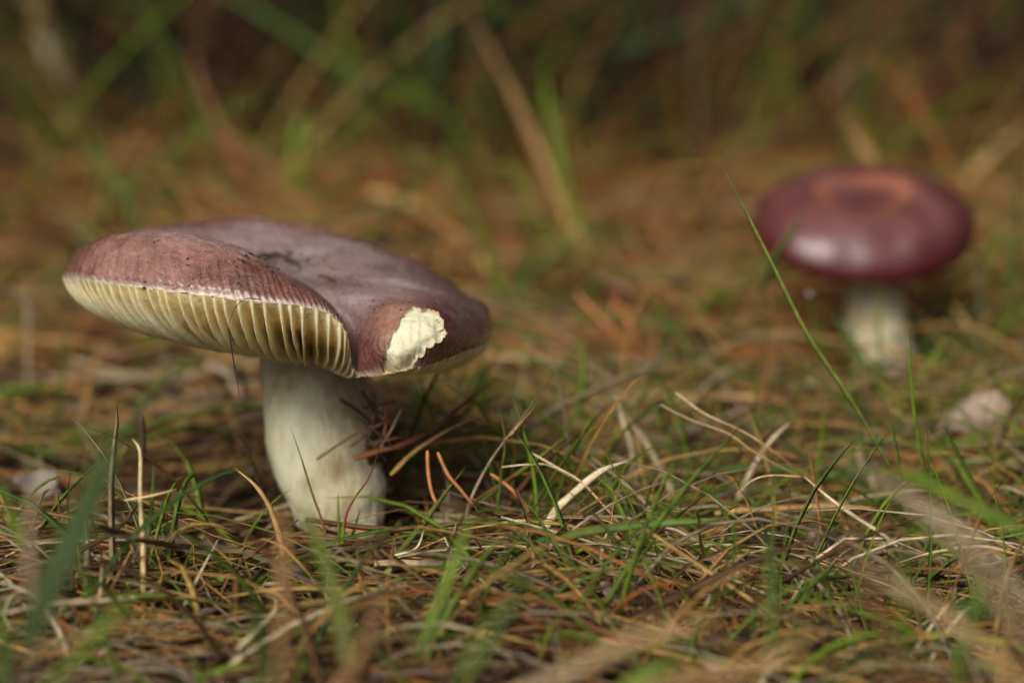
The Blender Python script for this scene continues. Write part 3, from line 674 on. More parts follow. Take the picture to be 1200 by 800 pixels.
# ---------------------------------------------------------------- single pieces the photograph shows
def width_prof(n, kind):
    s = np.linspace(0, 1, n)
    if kind == 'blade': return np.interp(s, [0, .25, .7, 1], [.6, 1, .75, .05])
    if kind == 'straw': return np.interp(s, [0, .1, .7, 1], [.7, 1, .75, .12])
    if kind == 'needle': return np.interp(s, [0, .08, .85, 1], [.7, 1, .9, .2])
    return np.interp(s, [0, .5, 1], [1, .7, .15])                  # hair
def piece_mesh(name, pts, wpx, kind, c0, c1, base=None, n=18, face=(0, -.75, .66), tw=None):
    P3 = np.array([at(*p) for p in pts]); d = np.mean([p[2] for p in pts])
    P = crom(P3, n)
    W = (wpx/2*d/FPX)*width_prof(n, kind)
    if base is None: base = P[0]
    prof = BLADE if kind == 'blade' else TUBE6
    if kind == 'straw': prof = np.array([(1, 0), (.5, .45), (-.5, .45), (-1, 0), (-.4, -.4), (.4, -.4)])
    if tw is None: tw = random.uniform(-.5, .5)
    if kind == 'straw':                                           # joints and kinks of dead grass
        k1 = np.linspace(0, 1, n); P += np.outer(np.sin(k1*rng.uniform(4, 9)+rng.uniform(0, 6))*np.sin(np.pi*k1), rng.normal(0, .00022, 3)); W = W*(1+.07*rng.normal(size=n))
    V, F = sweep(P[None], W[None], prof, face, (tw+np.linspace(0, random.uniform(-.6, .6), n))[None])
    t = np.linspace(0, 1, n)[:, None]; C = np.array(c0)*(1-t)+np.array(c1)*t
    C = np.repeat(C[:, None, :], len(prof), 1)
    mat = M_GRASS if kind == 'blade' else (M_NEEDLE if kind in ('needle', 'hair') else M_STRAW)
    return mesh_from(name, V-base, F, mat, C), base
def piece(name, label, cat, pts, wpx, kind, c0, c1=None, group=None, **kw):
    me, base = piece_mesh(name, pts, wpx, kind, c0, c1 or c0, **kw)
    return obj(name, me, label=label, cat=cat, group=group, loc=base)

def G(u, v, lift=0.):                                             # a pixel on the ground -> (u, v, d), pulled forward by lift
    return (u, v, on_ground(u, v)-lift)
G_BL = 'single green grass blades'; G_ST = 'single dead grass straws'; G_ND = 'single pine needles'; G_BG = 'blurred blades behind'; G_FG = 'blurred blades in front'
B = lambda lab, pts, w, c0, c1=None, g=G_BL, **k: piece('grass_shoot', lab, 'grass blade', pts, w, 'blade', c0, c1, g, **k)
S = lambda lab, pts, w, c0, c1=None, g=G_ST, **k: piece('dry_straw', lab, 'straw', pts, w, 'straw', c0, c1, g, **k)
D = lambda lab, pts, w, c0, c1=None, g=G_ND, **k: piece('pine_needle', lab, 'needle', pts, w, 'needle', c0, c1, g, **k)

# blades and bents in the plane of focus
B('tall slender green blade leaning across the far mushroom', [(1042, 545, .482), (1008, 486, .478), (985, 450, .476), (945, 390, .474), (905, 310, .472), (872, 244, .471), (848, 198, .470)], 6.5, (.22, .25, .06), (.26, .33, .07))
B('thin upright green blade beside the tall leaning one', [(1086, 565, .49), (1078, 525, .488), (1069, 460, .486), (1065, 375, .484)], 5, GREEN, BRIGHT)
B('green blade leaning below the pale scrap at the edge', [(1160, 603, .474), (1125, 537, .472), (1107, 500, .471)], 6, GREEN, DEEP)
B('short green blade between the leaning blade and the upright one', [(1057, 560, .482), (1046, 505, .480), (1035, 462, .479)], 4, OLIVE, GREEN)
B('long flat green blade lying level over the litter', [(628, 634, .452), (660, 629, .442), (702, 621, .437), (765, 614, .434), (822, 610, .432), (852, 606, .431)], 13, BLUEG, GREEN, face=(0, -.9, .42), tw=.1)
B('bent green blade standing where the level blade starts', [(632, 640, .476), (629, 600, .474), (625, 556, .473), (613, 505, .472), (597, 454, .471)], 7, GREEN, BRIGHT)
B('thin green shoot close beside the bent green blade', [(582, 610, .478), (587, 560, .477), (592, 515, .476), (583, 470, .476)], 4, GREEN, OLIVE)
B('green blade slanting over the bent seed stalk', [(560, 590, .49), (600, 560, .488), (640, 530, .486), (668, 508, .485)], 6, OLIVE, BRIGHT)
B('thin green blade lying under the dark cone scrap', [(1038, 634, .462), (990, 622, .462), (955, 610, .462), (927, 600, .462)], 4, BLUEG, GREEN)
B('long green blade arching from foreground towards the orange needles', [(415, 752, .452), (427, 727, .453), (460, 660, .458), (493, 617, .464), (520, 580, .470), (545, 548, .476)], 9, GREEN, OLIVE)
B('short green shoot under the red-tipped awn', [(396, 668, .466), (400, 640, .466), (403, 616, .466), (407, 600, .466)], 7, BRIGHT, GREEN)
B('narrow green shoot before the stem foot', [(398, 650, .470), (397, 610, .470), (396, 576, .470)], 4, GREEN, GREEN)
B('thin green blade crossing the stem foot', [(405, 652, .472), (415, 620, .473), (422, 596, .474)], 4, GREEN, DEEP)
B('green blade standing against the tall dry straw', [(168, 660, .440), (176, 610, .439), (179, 575, .438), (180, 543, .438)], 6, GREEN, BLUEG)
B('fresh green leaf low in front of the hollow', [(282, 690, .455), (266, 672, .452), (254, 690, .450), (250, 706, .448)], 10, BRIGHT, BRIGHT)
B('green blade lying behind the seed stalk at lower middle', [(1040, 596, .53), (1000, 560, .53), (940, 535, .53), (880, 478, .53)], 9, BLUEG, DEEP)
B('dull green blade lying level beneath the long thin bents', [(825, 556, .535), (870, 548, .535), (930, 552, .535), (985, 566, .535)], 13, DEEP, GREEN, face=(0, -.85, .5))
B('slim green blade near the middle, leaning to the tall grass', [(826, 440, .585), (800, 402, .583), (775, 368, .582), (755, 338, .581)], 8, OLIVE, GREEN)
B('green blade leaning under the far mushroom', [(1005, 490, .56), (965, 452, .558), (930, 422, .557), (905, 403, .557)], 7, OLIVE, GREEN)
B('dark green blade tip against the wine-red cap', [(890, 345, .60), (905, 308, .60), (925, 276, .60), (944, 248, .60)], 10, DEEP, GREEN)
B('green blade at the foot of the far mushroom', [(1040, 470, .60), (1012, 425, .60), (990, 390, .60), (972, 362, .60)], 10, GREEN, BLUEG)
B('pale green blade before the far stem', [(1033, 452, .61), (1031, 400, .61), (1028, 335, .61)], 6, OLIVE, BRIGHT)
B('bright green shoot to the side of the far stem', [(1070, 450, .60), (1090, 425, .60), (1112, 392, .60)], 8, GREEN, BRIGHT)
B('small bright shoot near the cast-off orange needles', [(668, 500, .56), (680, 470, .56), (684, 430, .56), (678, 400, .56)], 8, GREEN, BRIGHT)
B('green blade leaning beside the wide cap', [(640, 405, .62), (606, 388, .62), (575, 378, .62)], 7, BLUEG, GREEN)
# straws
S('tall upright dry straw standing at the left', [(169, 784, .428), (168, 700, .432), (167, 642, .434), (164, 580, .436), (164, 530, .438), (155, 514, .439)], 8, TAN, PALE)
S('short straw crossing the tall upright one', [(146, 586, .434), (175, 581, .434), (207, 573, .434)], 4, PALE, TAN)
S('dry straw bent in a loop beside the upright straw', [(90, 708, .438), (91, 670, .438), (112, 651, .438), (138, 660, .438), (151, 690, .438), (155, 730, .438)], 5, TAN, GREYB)
S('short slanting straw inside the bent loop', [(99, 766, .42), (108, 735, .42), (115, 705, .42), (119, 663, .42)], 5, GREYB, PALE)
S('long straight straw slanting up beneath the gills', [(178, 796, .415), (198, 746, .422), (225, 692, .43), (256, 631, .437)], 6, GREYB, PALE)
S('thin straw with green tip in front of the hollow', [(300, 690, .455), (270, 660, .452), (252, 642, .451), (236, 622, .450)], 5, TAN, OLIVE)
S('kinked brown straw leaning on the stem foot', [(334, 690, .455), (331, 645, .455), (318, 600, .458), (300, 570, .460), (275, 548, .462)], 8, BROWN, TAN)
S('wide bleached straw bent behind the level green blade', [(634, 624, .470), (648, 604, .470), (666, 586, .470), (702, 552, .472), (735, 540, .474)], 12, PALE, PALE, tw=0)
S('olive and brown bent standing against the pale stem', [(382, 626, .470), (374, 600, .470), (364, 570, .470), (352, 535, .470), (340, 499, .470)], 4, RUST, OLIVE)
S('branching dry seed stalk beside the stem', [(545, 612, .474), (552, 586, .473), (576, 541, .472), (603, 502, .471), (628, 466, .470), (651, 435, .469)], 5, GREYB, DARK)
S('side branch of dry seed stalk, shorter and paler', [(598, 510, .471), (612, 494, .470), (631, 470, .470)], 4, TAN, BROWN)
S('long thin bent drooping over the level green blade', [(622, 530, .474), (650, 546, .472), (681, 562, .471), (702, 583, .470), (732, 619, .469), (752, 642, .468)], 4, PALE, TAN)
S('hair-thin straw crossing to the drooping bent', [(588, 547, .474), (620, 544, .473), (645, 546, .472), (684, 568, .471)], 2.2, PALE, TAN)
S('upper of two long thin bents in the middle', [(792, 460, .49), (825, 484, .488), (870, 505, .486), (905, 527, .484), (940, 556, .482)], 3, PALE, ORANGE)
S('lower of two long thin bents in the middle', [(774, 474, .488), (816, 495, .487), (855, 511, .486), (885, 530, .485), (938, 558, .483)], 3, GREYB, TAN)
S('frayed dead grass stalk rising from the right foreground', [(1052, 640, .462), (1032, 624, .463), (1000, 604, .465), (975, 586, .467), (942, 558, .470)], 7, GREYB, PALE)
S('curved tan straw hooking down from the frayed stalk', [(938, 558, .47), (906, 557, .47), (879, 565, .47), (861, 580, .47)], 3.5, TAN, PALE)
S('long golden straw lying level behind the dark cone scrap', [(838, 601, .50), (885, 596, .50), (960, 593, .50), (1032, 596, .50)], 9, TAN, TAN)
S('grey barbed twig-like straw in front of the cone scrap', [(767, 637, .458), (830, 637, .457), (900, 643, .456), (967, 660, .455), (1035, 678, .454)], 4, GREYB, PALE)
S('long brown straw sagging below the barbed straw', [(752, 652, .455), (825, 672, .452), (908, 689, .449), (1022, 705, .446)], 7, BROWN, TAN)
S('golden straw lying level in the lower middle', [(727, 711, .444), (800, 711, .443), (887, 715, .443)], 5, TAN, TAN)
S('short golden straw under the level golden straw', [(815, 725, .438), (850, 726, .438), (878, 727, .438)], 5, TAN, ORANGE)
S('thin white straw curving down from the barbed straw', [(802, 643, .455), (820, 660, .452), (829, 677, .450), (837, 712, .447)], 2.5, PALE, PALE)
S('thick yellowish straw standing below the level green blade', [(701, 724, .446), (704, 680, .450), (706, 643, .453), (717, 608, .456)], 7, TAN, PALE)
S('pale dry sheath leaning behind the bleached straw', [(795, 592, .53), (774, 550, .53), (745, 505, .53), (715, 460, .53)], 9, PALE, GREYB)
S('second pale dry sheath, steeper and nearer the level blade', [(748, 576, .525), (741, 540, .525), (732, 500, .525), (722, 462, .525)], 8, GREYB, PALE)
S('broad blurred tan straw lying level across the middle', [(730, 466, .60), (800, 464, .60), (870, 466, .60), (925, 464, .60)], 13, TAN, TAN)
S('tan straw leaning up behind the frayed stalk', [(862, 590, .51), (880, 555, .51), (905, 515, .51), (925, 495, .51)], 8, GREYB, PALE)
S('curled white straw fibre below the orange needles', [(458, 652, .452), (472, 648, .452), (487, 641, .452), (494, 630, .452), (497, 619, .452)], 4, PALE, PALE)
S('yellow straw stub lying in the dark soil', [(480, 662, .458), (505, 667, .457), (540, 675, .456)], 6, TAN, TAN)
S('dry straw reaching up to the brown twig', [(458, 556, .49), (485, 530, .489), (520, 506, .488), (562, 488, .487)], 6, TAN, BROWN)
S('long straw lying in front of the upright straw', [(125, 778, .424), (180, 766, .424), (230, 758, .424), (285, 752, .424)], 5, TAN, PALE)
S('thin straw arching low at the left edge', [(20, 770, .42), (60, 722, .42), (100, 702, .42), (140, 690, .42)], 4, GREYB, TAN)
S('pale straw leaning before the golden level straw', [(796, 768, .43), (803, 735, .432), (800, 700, .434)], 5, PALE, GREYB)
S('straw bent over the foot of the right-hand blades', [(1195, 650, .455), (1150, 640, .455), (1100, 645, .455), (1050, 660, .455)], 5, TAN, PALE)
# needles, awns, hairs
D('orange pine needle hanging by the stem', [(501, 528, .472), (502, 555, .471), (507, 580, .470), (517, 598, .469)], 5, ORANGE, ORANGE)
D('orange pine needle slanting beside the hanging one', [(513, 530, .474), (525, 556, .472), (540, 574, .471), (560, 598, .470)], 5, ORANGE, RUST)
D('pale orange needle bent under the seed stalk', [(575, 555, .478), (598, 572, .477), (615, 592, .476), (622, 612, .475)], 5, ORANGE, TAN)
D('black needle stuck to the right side of the stem', [(398, 468, .487), (416, 479, .487), (436, 495, .488)], 5, DARK, DARK)
D('grey-green needle stuck slanting on the stem', [(371, 538, .4855), (396, 521, .485), (424, 503, .486)], 4, OLIVE, BROWN)
D('short brown needle stuck below the slanting one', [(409, 524, .4855), (420, 516, .486), (432, 507, .487)], 4, BROWN, BROWN)
D('rusty needle lying in the soil below the curled fibre', [(464, 760, .436), (461, 730, .438), (460, 705, .440), (463, 680, .442)], 5, RUST, BROWN)
D('orange needle lying on the litter in front of level blade', [(655, 700, .448), (700, 690, .449), (745, 682, .450)], 5, RUST, ORANGE)
D('reddish needle leaning at the bottom middle', [(735, 660, .452), (770, 676, .450), (800, 690, .449)], 4, RUST, RUST)
for word, a, b, c, cc in [('steepest', (692, 430), (712, 385), (728, 330), RUST), ('longest', (676, 345), (722, 392), (772, 440), ORANGE), ('lowest', (705, 440), (745, 418), (790, 410), RUST), ('highest', (700, 322), (745, 345), (778, 372), BROWN), ('brightest', (722, 352), (740, 382), (752, 420), (.5, .16, .04)), ('nearest', (742, 460), (762, 425), (770, 380), RUST)]:
    D(f'{word} of the blurred rusty needles in the middle distance', [(*a, .66), (*b, .655), (*c, .66)], 7, cc, cc)
piece('awn', 'dark awn with a red base curving up before the stem', 'awn', [(403, 617, .466), (408, 597, .466), (420, 577, .466), (431, 562, .466), (440, 540, .466), (446, 515, .466)], 3.4, 'hair', (.25, .03, .015), (.03, .012, .012))
piece('plant_hair', 'thin dark hair hanging from the gills', 'hair', [(268, 384, .456), (271, 405, .456), (274, 425, .456), (278, 447, .456), (281, 468, .457)], 2.2, 'hair', (.03, .014, .012), (.03, .014, .012))
piece('plant_hair', 'fine brown hair looping at the cap margin', 'hair', [(306, 351, .4555), (288, 350, .4545), (276, 360, .4545), (270, 374, .455), (268, 384, .456)], 1.4, 'hair', (.16, .07, .03), (.10, .04, .02))
piece('twig', 'brown twig leaning from the stem up into the litter', 'twig', [(416, 537, .486), (445, 528, .488), (471, 520, .490), (513, 499, .496), (545, 472, .502), (586, 441, .510)], 10, 'straw', RUST, DARK)
piece('twig', 'dark stub sticking up behind the tall dry straw', 'twig', [(166, 545, .50), (167, 515, .50), (165, 482, .50)], 9, 'needle', DARK, DARK)
piece('twig', 'short brown stalk standing in the soil by the orange needle', 'twig', [(655, 720, .446), (657, 685, .448), (655, 642, .450)], 5, 'needle', DARK, BROWN)

# blurred blades close to the camera
nearer = lambda pts: [(u, v, d-.045) for u, v, d in pts]
F_ = lambda lab, pts, w, c0, c1=None: B(lab, nearer(pts), w, c0, c1, G_FG)
F_('broad dark green blade blurred close up at the left', [(30, 760, .335), (62, 683, .337), (100, 600, .340), (122, 550, .343), (138, 500, .345)], 42, DEEP, DEEP)
F_('green blade blurred before the stem foot', [(412, 800, .365), (403, 747, .370), (387, 677, .375), (368, 625, .380), (352, 585, .384)], 20, OLIVE, GREEN)
F_('bright green blade blurred before the dark soil', [(492, 765, .395), (505, 730, .396), (522, 687, .398), (540, 640, .400), (552, 605, .402)], 17, GREEN, BRIGHT)
F_('pale bluish blade blurred at the bottom middle', [(540, 800, .35), (575, 752, .352), (600, 707, .354), (612, 655, .356)], 20, GREEN, BLUEG)
F_('wide green blade blurred in the right foreground', [(1215, 632, .385), (1160, 602, .388), (1125, 586, .390), (1086, 565, .394), (1044, 546, .398)], 17, GREEN, BRIGHT)
F_('green blade blurred at the lower left corner', [(40, 820, .36), (90, 770, .36), (130, 725, .36), (165, 680, .36)], 13, GREEN, BRIGHT)
F_('short green blade blurred at the left edge', [(26, 640, .40), (12, 600, .40), (0, 560, .40)], 11, BRIGHT, GREEN)
F_('second green blade rising at the lower left edge', [(5, 815, .37), (8, 770, .37), (-2, 720, .37), (-15, 690, .37)], 16, BLUEG, GREEN)
F_('green blade blurred below the small fresh leaf', [(318, 800, .37), (305, 750, .37), (297, 700, .37), (292, 655, .37)], 18, BLUEG, DEEP)
F_('green blade blurred under the cone scrap', [(905, 760, .38), (905, 690, .382), (903, 640, .384), (897, 605, .386)], 13, GREEN, DEEP)
F_('green blade blurred among the brown stalks', [(1060, 790, .37), (1058, 720, .37), (1062, 650, .37), (1055, 600, .37)], 13, GREEN, BRIGHT)
F_('green leaf blurred along the bottom edge', [(720, 815, .37), (760, 790, .37), (800, 775, .37)], 22, BRIGHT, GREEN)
F_('bluish green blade blurred at the right edge', [(1110, 705, .375), (1150, 715, .375), (1215, 722, .375)], 16, BLUEG, BLUEG)
F_('green blade blurred at the lower right', [(1120, 810, .38), (1128, 760, .38), (1146, 700, .38), (1150, 660, .38)], 15, GREEN, GREEN)
Q_ = lambda lab, pts, w, c0, c1=None: S(lab, nearer(pts), w, c0, c1, G_FG)
Q_('tan stalk blurred upright left of the stem foot', [(326, 830, .345), (330, 740, .350), (334, 650, .355), (332, 590, .358)], 14, BROWN, TAN)
Q_('brown stalk blurred thickly across the right corner', [(1230, 800, .335), (1170, 700, .338), (1110, 625, .340), (1060, 585, .342)], 22, BROWN, GREYB)
Q_('pinkish dry stalk blurred above the corner stalk', [(1225, 730, .345), (1150, 640, .347), (1080, 590, .349), (985, 535, .351)], 15, GREYB, GREYB)
Q_('tan stalk blurred low in the right corner', [(1220, 820, .345), (1140, 745, .347), (1060, 690, .348), (990, 655, .35)], 18, TAN, GREYB)
Q_('brown stem blurred steeply in the right corner', [(1085, 830, .35), (1040, 740, .35), (1010, 670, .35), (1000, 610, .35)], 14, BROWN, BROWN)
Q_('straw blurred from the bottom edge up to the right', [(560, 830, .34), (660, 790, .342), (760, 745, .344), (850, 720, .346)], 15, GREYB, TAN)
Q_('dry stalk blurred beneath the level straws', [(700, 830, .345), (790, 800, .346), (880, 782, .347), (960, 735, .349)], 18, BROWN, TAN)
Q_('rusty stalk blurred at the bottom', [(380, 830, .35), (420, 770, .352), (440, 720, .354), (446, 690, .355)], 14, RUST, BROWN)
Q_('tan straw blurred at the bottom left', [(-20, 790, .37), (60, 760, .372), (130, 735, .374), (200, 722, .376)], 10, BROWN, TAN)
Q_('grey stalk blurred upright at the left edge', [(40, 780, .35), (38, 700, .352), (34, 620, .354), (42, 560, .356)], 14, BROWN, GREYB)
# blurred blades and stalks behind
H_ = lambda lab, pts, w, c0, c1=None: B(lab, pts, w, c0, c1, G_BG)
H_('long green blade arching down from the tall grass', [(250, -15, 1.10), (310, 18, 1.09), (400, 76, 1.08), (480, 112, 1.06), (525, 138, 1.04), (560, 180, 1.02), (590, 235, 1.0)], 13, BLUEG, GREEN)
H_('bright green blade below the arching blade', [(602, 385, .76), (580, 320, .76), (548, 240, .76), (515, 165, .76)], 11, GREEN, GREEN)
H_('green blade steep beside the leaning tan stalk', [(690, 300, .86), (668, 235, .86), (646, 140, .86), (636, 75, .86)], 15, GREEN, BRIGHT)
H_('dark green blade slanting along the top', [(620, 82, 1.15), (700, 66, 1.15), (790, 38, 1.15), (920, -10, 1.15)], 22, DEEP, DEEP)
H_('green blade leaning behind the wide cap', [(590, 372, .74), (625, 320, .74), (665, 285, .74), (700, 262, .74)], 10, OLIVE, GREEN)
H_('bright green tuft blade in the upper left', [(345, 215, 1.0), (350, 170, 1.0), (358, 130, 1.0)], 26, BRIGHT, GREEN)
H_('green blade behind the left cap edge', [(160, 268, .85), (150, 235, .85), (120, 195, .85), (105, 150, .85)], 20, OLIVE, GREEN)
H_('dark green blade in the top middle', [(510, 130, 1.1), (512, 70, 1.1), (520, -10, 1.1)], 24, BLUEG, DEEP)
H_('green blade rising at the right edge', [(1195, 420, .70), (1185, 330, .70), (1192, 240, .70), (1180, 190, .70)], 9, GREEN, BLUEG)
H_('faint green blade beside the wine-red cap', [(1150, 360, .75), (1160, 300, .75), (1180, 250, .75)], 9, GREEN, BRIGHT)
T_ = lambda lab, pts, w, c0, c1=None: S(lab, pts, w, c0, c1, G_BG)
T_('tan stalk leaning in the upper middle', [(700, 320, .85), (672, 270, .86), (650, 220, .87), (600, 110, .89), (545, 5, .91)], 18, TAN, BROWN)
T_('orange-brown stalk slanting in the upper right', [(885, 185, 1.12), (950, 130, 1.12), (1000, 78, 1.12), (1075, -15, 1.12)], 14, BROWN, RUST)
T_('greyish stalk in the top left corner', [(85, 150, 1.2), (65, 85, 1.2), (48, 35, 1.2), (30, -15, 1.2)], 26, GREYB, GREYB)
T_('brown stalk leaning behind the broad cap', [(300, 230, .95), (270, 170, .95), (240, 110, .95), (225, 60, .95)], 18, RUST, BROWN)
T_('tan stalk leaning over the wine-red cap', [(1035, 205, .85), (1010, 170, .85), (985, 130, .85)], 16, TAN, BROWN)
T_('tan straw falling from the cap edge to the litter', [(560, 300, .80), (600, 350, .78), (640, 395, .76), (660, 430, .74)], 11, TAN, TAN)
T_('golden straw lying behind the broad cap', [(430, 225, .86), (490, 245, .86), (545, 285, .86), (570, 330, .86)], 14, TAN, TAN)
T_('tan straw slanting at the far right', [(1130, 215, .95), (1165, 180, .95), (1210, 140, .95)], 18, TAN, BROWN)
T_('pale straw near the foot of the far mushroom', [(1120, 360, .68), (1140, 390, .68), (1165, 440, .68)], 9, TAN, PALE)

# ---------------------------------------------------------------- grass tufts: each tuft a thing, each blade its part
def tuft(label, u, v, n, hpx, spread, pal, wpx, lean=0., group='grass tufts', dd=0.):
    d0 = on_ground(u, v)+dd; b = at(u, v, d0); b[2] = float(ground_z(b[0], b[1]))
    root = empty('grass_tuft', b, label, 'grass tuft', group)
    for k in range(int(n*1.6)):
        L = hpx*d0/FPX*rng.uniform(.5, 1.15); az = rng.uniform(-math.pi, math.pi); el = rng.uniform(1.5-spread, 1.5); dr = rng.uniform(.1, .6)
        P = arcs(np.array([b[0]+rng.normal(0, .0015)]), np.array([b[1]+rng.normal(0, .0015)]), np.array([L]), np.array([az]), np.array([el]), np.array([dr]), 9)
        P[..., 0] += lean*L*np.linspace(0, 1, 9)[None, :]**1.5
        W = (wpx/2*d0/FPX*rng.uniform(.6, 1.1))*width_prof(9, 'blade')[None, :]
        V, F = sweep(P, W, BLADE, (rng.normal(0, .4), -.75, .66))
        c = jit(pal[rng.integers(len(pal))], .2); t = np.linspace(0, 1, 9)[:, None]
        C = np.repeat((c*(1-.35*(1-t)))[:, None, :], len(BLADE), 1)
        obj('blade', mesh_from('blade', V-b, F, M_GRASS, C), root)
GS, GD, GT = [GREEN, BRIGHT, OLIVE], [GREEN, BLUEG, DEEP], [TAN, GREYB, OLIVE]
for lab, u, v, n, h, sp, pal, w, ln in [
    ('small green tuft in front of the stem foot', 400, 668, 5, 70, .7, GS, 6, 0),
    ('green tuft at the foot of the seed stalk', 585, 612, 6, 90, .8, GS, 6, .1),
    ('tuft of green and tan grass by the tall upright straw', 172, 700, 6, 110, .7, GS, 6, 0),
    ('low green tuft in the lower left corner', 60, 770, 8, 120, .9, GS, 8, .1),
    ('thin tuft at the left edge above the loop of straw', 15, 640, 5, 90, .8, GS, 6, 0),
    ('green tuft rising before the pale scrap', 1085, 600, 6, 110, .6, GS, 6, -.1),
    ('scrubby green tuft at the right edge', 1175, 640, 7, 100, .8, GD, 7, -.1),
    ('sparse tuft in the lower right corner', 1120, 760, 7, 120, .9, GD, 8, 0),
    ('low tuft of shoots under the cone scrap', 930, 720, 5, 70, .9, GS, 6, 0),
    ('low tuft along the bottom edge in the middle', 660, 790, 6, 90, .9, GD, 9, .1),
    ('dry tuft between the two mushrooms', 765, 560, 7, 90, .9, GT, 6, 0),
    ('green tuft where the pale sheaths cross', 690, 520, 6, 90, .8, GS, 6, 0),
    ('tuft of thin blades in front of the far stem', 985, 470, 6, 90, .8, GS, 6, -.1),
    ('tuft at the far side of the far mushroom', 1100, 450, 6, 80, .8, GS, 6, .1),
    ('blurred tuft behind the broad cap edge', 600, 390, 7, 130, .7, GD, 7, .1),
    ('blurred green tuft left of the broad cap', 110, 300, 6, 140, .7, GD, 8, 0),
    ('blurred tuft in the middle distance', 660, 340, 7, 150, .8, GS, 8, .1),
    ('blurred dry tuft behind the orange needles', 790, 330, 7, 110, .9, GT, 7, 0),
    ('blurred tuft at the far right behind the wine-red cap', 1175, 330, 7, 130, .8, GD, 8, 0),
    ('small tuft behind the stem in the hollow', 245, 470, 5, 80, .8, GS, 6, 0),
    ('thin tuft at the left edge near the white scrap', 150, 500, 6, 80, .8, GS, 7, -.1),
    ('green tuft between the golden straw and frayed stalk', 1010, 590, 5, 90, .8, GS, 5, 0),
    ('low tuft right of the level green blade', 880, 540, 6, 70, .9, GT, 5, 0),
    ('short tuft by the yellow straw stub', 535, 680, 5, 60, .9, GS, 7, 0)]:
    tuft(lab, u, v, n, h, sp, pal, w, ln)

# ---------------------------------------------------------------- single straws and needles lying on top of the litter, region by region
def describe(word, P, L, kind):
    u, v, _ = px(P[0]); du, dv = u[-1]-u[0], v[-1]-v[0]
    if du < 0: du, dv = -du, -dv
    a = math.degrees(math.atan2(-dv, du+1e-6))
    way = 'lying level' if abs(a) < 9 else ('rising rightwards' if 0 < a < 55 else 'falling rightwards' if -55 < a < 0 else 'pointing away')
    size = ('long' if L > .058 else 'middling' if L > .042 else 'short') if kind == 'straw' else ('long' if L > .034 else 'short')
    return f'{size} {word} {way}'
def scatter_single(name, cat, n, ur, vr, kind, pals, where, wr, lr, lift):
    made = 0
    while made < n:
        u, v = random.uniform(*ur), random.uniform(*vr); d = on_ground(u, v); c = at(u, v, d)
        K = 8; L = random.uniform(*lr)
        P = litter_lines(1, (c[0], c[0]+1e-6), (c[1], c[1]+1e-6), (L, L+1e-6), K, lift, .22 if kind == 'straw' else .12, .35)
        if not clear_of_stems(P)[0]: continue
        word, colr = pals[random.randrange(len(pals))]
        W = (wr[0]+(wr[1]-wr[0])*random.random()**2)*np.interp(np.linspace(0, 1, K), [0, .1, .75, 1], [.8, 1, .8, .25])[None, :]
        prof = TUBE3 if kind == 'needle' else FLAT
        V, F = sweep(P, W, prof, (0, -.3, .95), np.full((1, K), random.uniform(-1, 1)))
        col = jit(colr, .2); t = np.linspace(0, 1, K)[:, None]
        C = np.repeat((col*(1-.3*t))[:, None, :], len(prof), 1); b0 = P[0, K//2]
        obj(name, mesh_from(name, V-b0, F, M_NEEDLE if kind == 'needle' else M_STRAW, C), loc=b0, cat=cat, label=describe(word, P, L, kind)+' '+where, group=f'{cat} pieces lying {where}')
        made += 1
ZONES = [('before the hollow', (20, 320), (610, 790), 34, 26), ('below the pale stem', (320, 560), (650, 790), 14, 18), ('below the level green blade', (560, 800), (640, 790), 38, 30),
         ('near the cone scrap', (800, 1010), (610, 780), 32, 24), ('under the blurred stalks', (1010, 1195), (600, 780), 22, 14), ('beside the seed stalk', (470, 680), (520, 640), 26, 20),
         ('between the two mushrooms', (680, 1000), (470, 610), 34, 22), ('near the pale scrap', (1000, 1195), (450, 600), 20, 14), ('behind the hollow', (10, 300), (450, 610), 24, 18)]
for where, ur, vr, ns, nn in ZONES:
    scatter_single('dry_straw', 'straw', ns, ur, vr, 'straw', [('thin tan straw', TAN), ('pale bleached straw', PALE), ('greyish dead straw', GREYB), ('brown dead straw', BROWN)], where, (.00026, .0012), (.03, .075), (.004, .013))
    scatter_single('pine_needle', 'needle', nn, ur, vr, 'needle', [('brown pine needle', BROWN), ('rusty pine needle', RUST), ('orange pine needle', ORANGE)], where, (.00035, .00055), (.022, .045), (.003, .010))

# ---------------------------------------------------------------- scraps, crumbs, dew
def blob(name, P, size, mat, seed, squash=(1, 1, 1), rough=.25, n=14, rot=0):
    th = np.linspace(0, 2*math.pi, n*2, endpoint=False); ph = np.linspace(.06, math.pi-.06, n)
    TH, PH_ = np.meshgrid(th, ph); U = np.stack([np.sin(PH_)*np.cos(TH), np.sin(PH_)*np.sin(TH), np.cos(PH_)], -1).reshape(-1, 3)
    r = 1+rough*(vnoise(U, 2.2, seed)+.6*vnoise(U, 5.5, seed+1)+.35*vnoise(U, 13, seed+2))
    V = U*r[:, None]*size*np.array(squash)
    if rot: 
        Rm = np.array(Matrix.Rotation(rot, 3, 'Y')); V = V@Rm.T
    i = np.arange(n*2*n).reshape(n, 2*n); j = np.roll(i, -1, 1)
    F = np.stack([i[:-1], i[1:], j[1:], j[:-1]], -1).reshape(-1, 4)
    return mesh_from(name, V, F, mat)
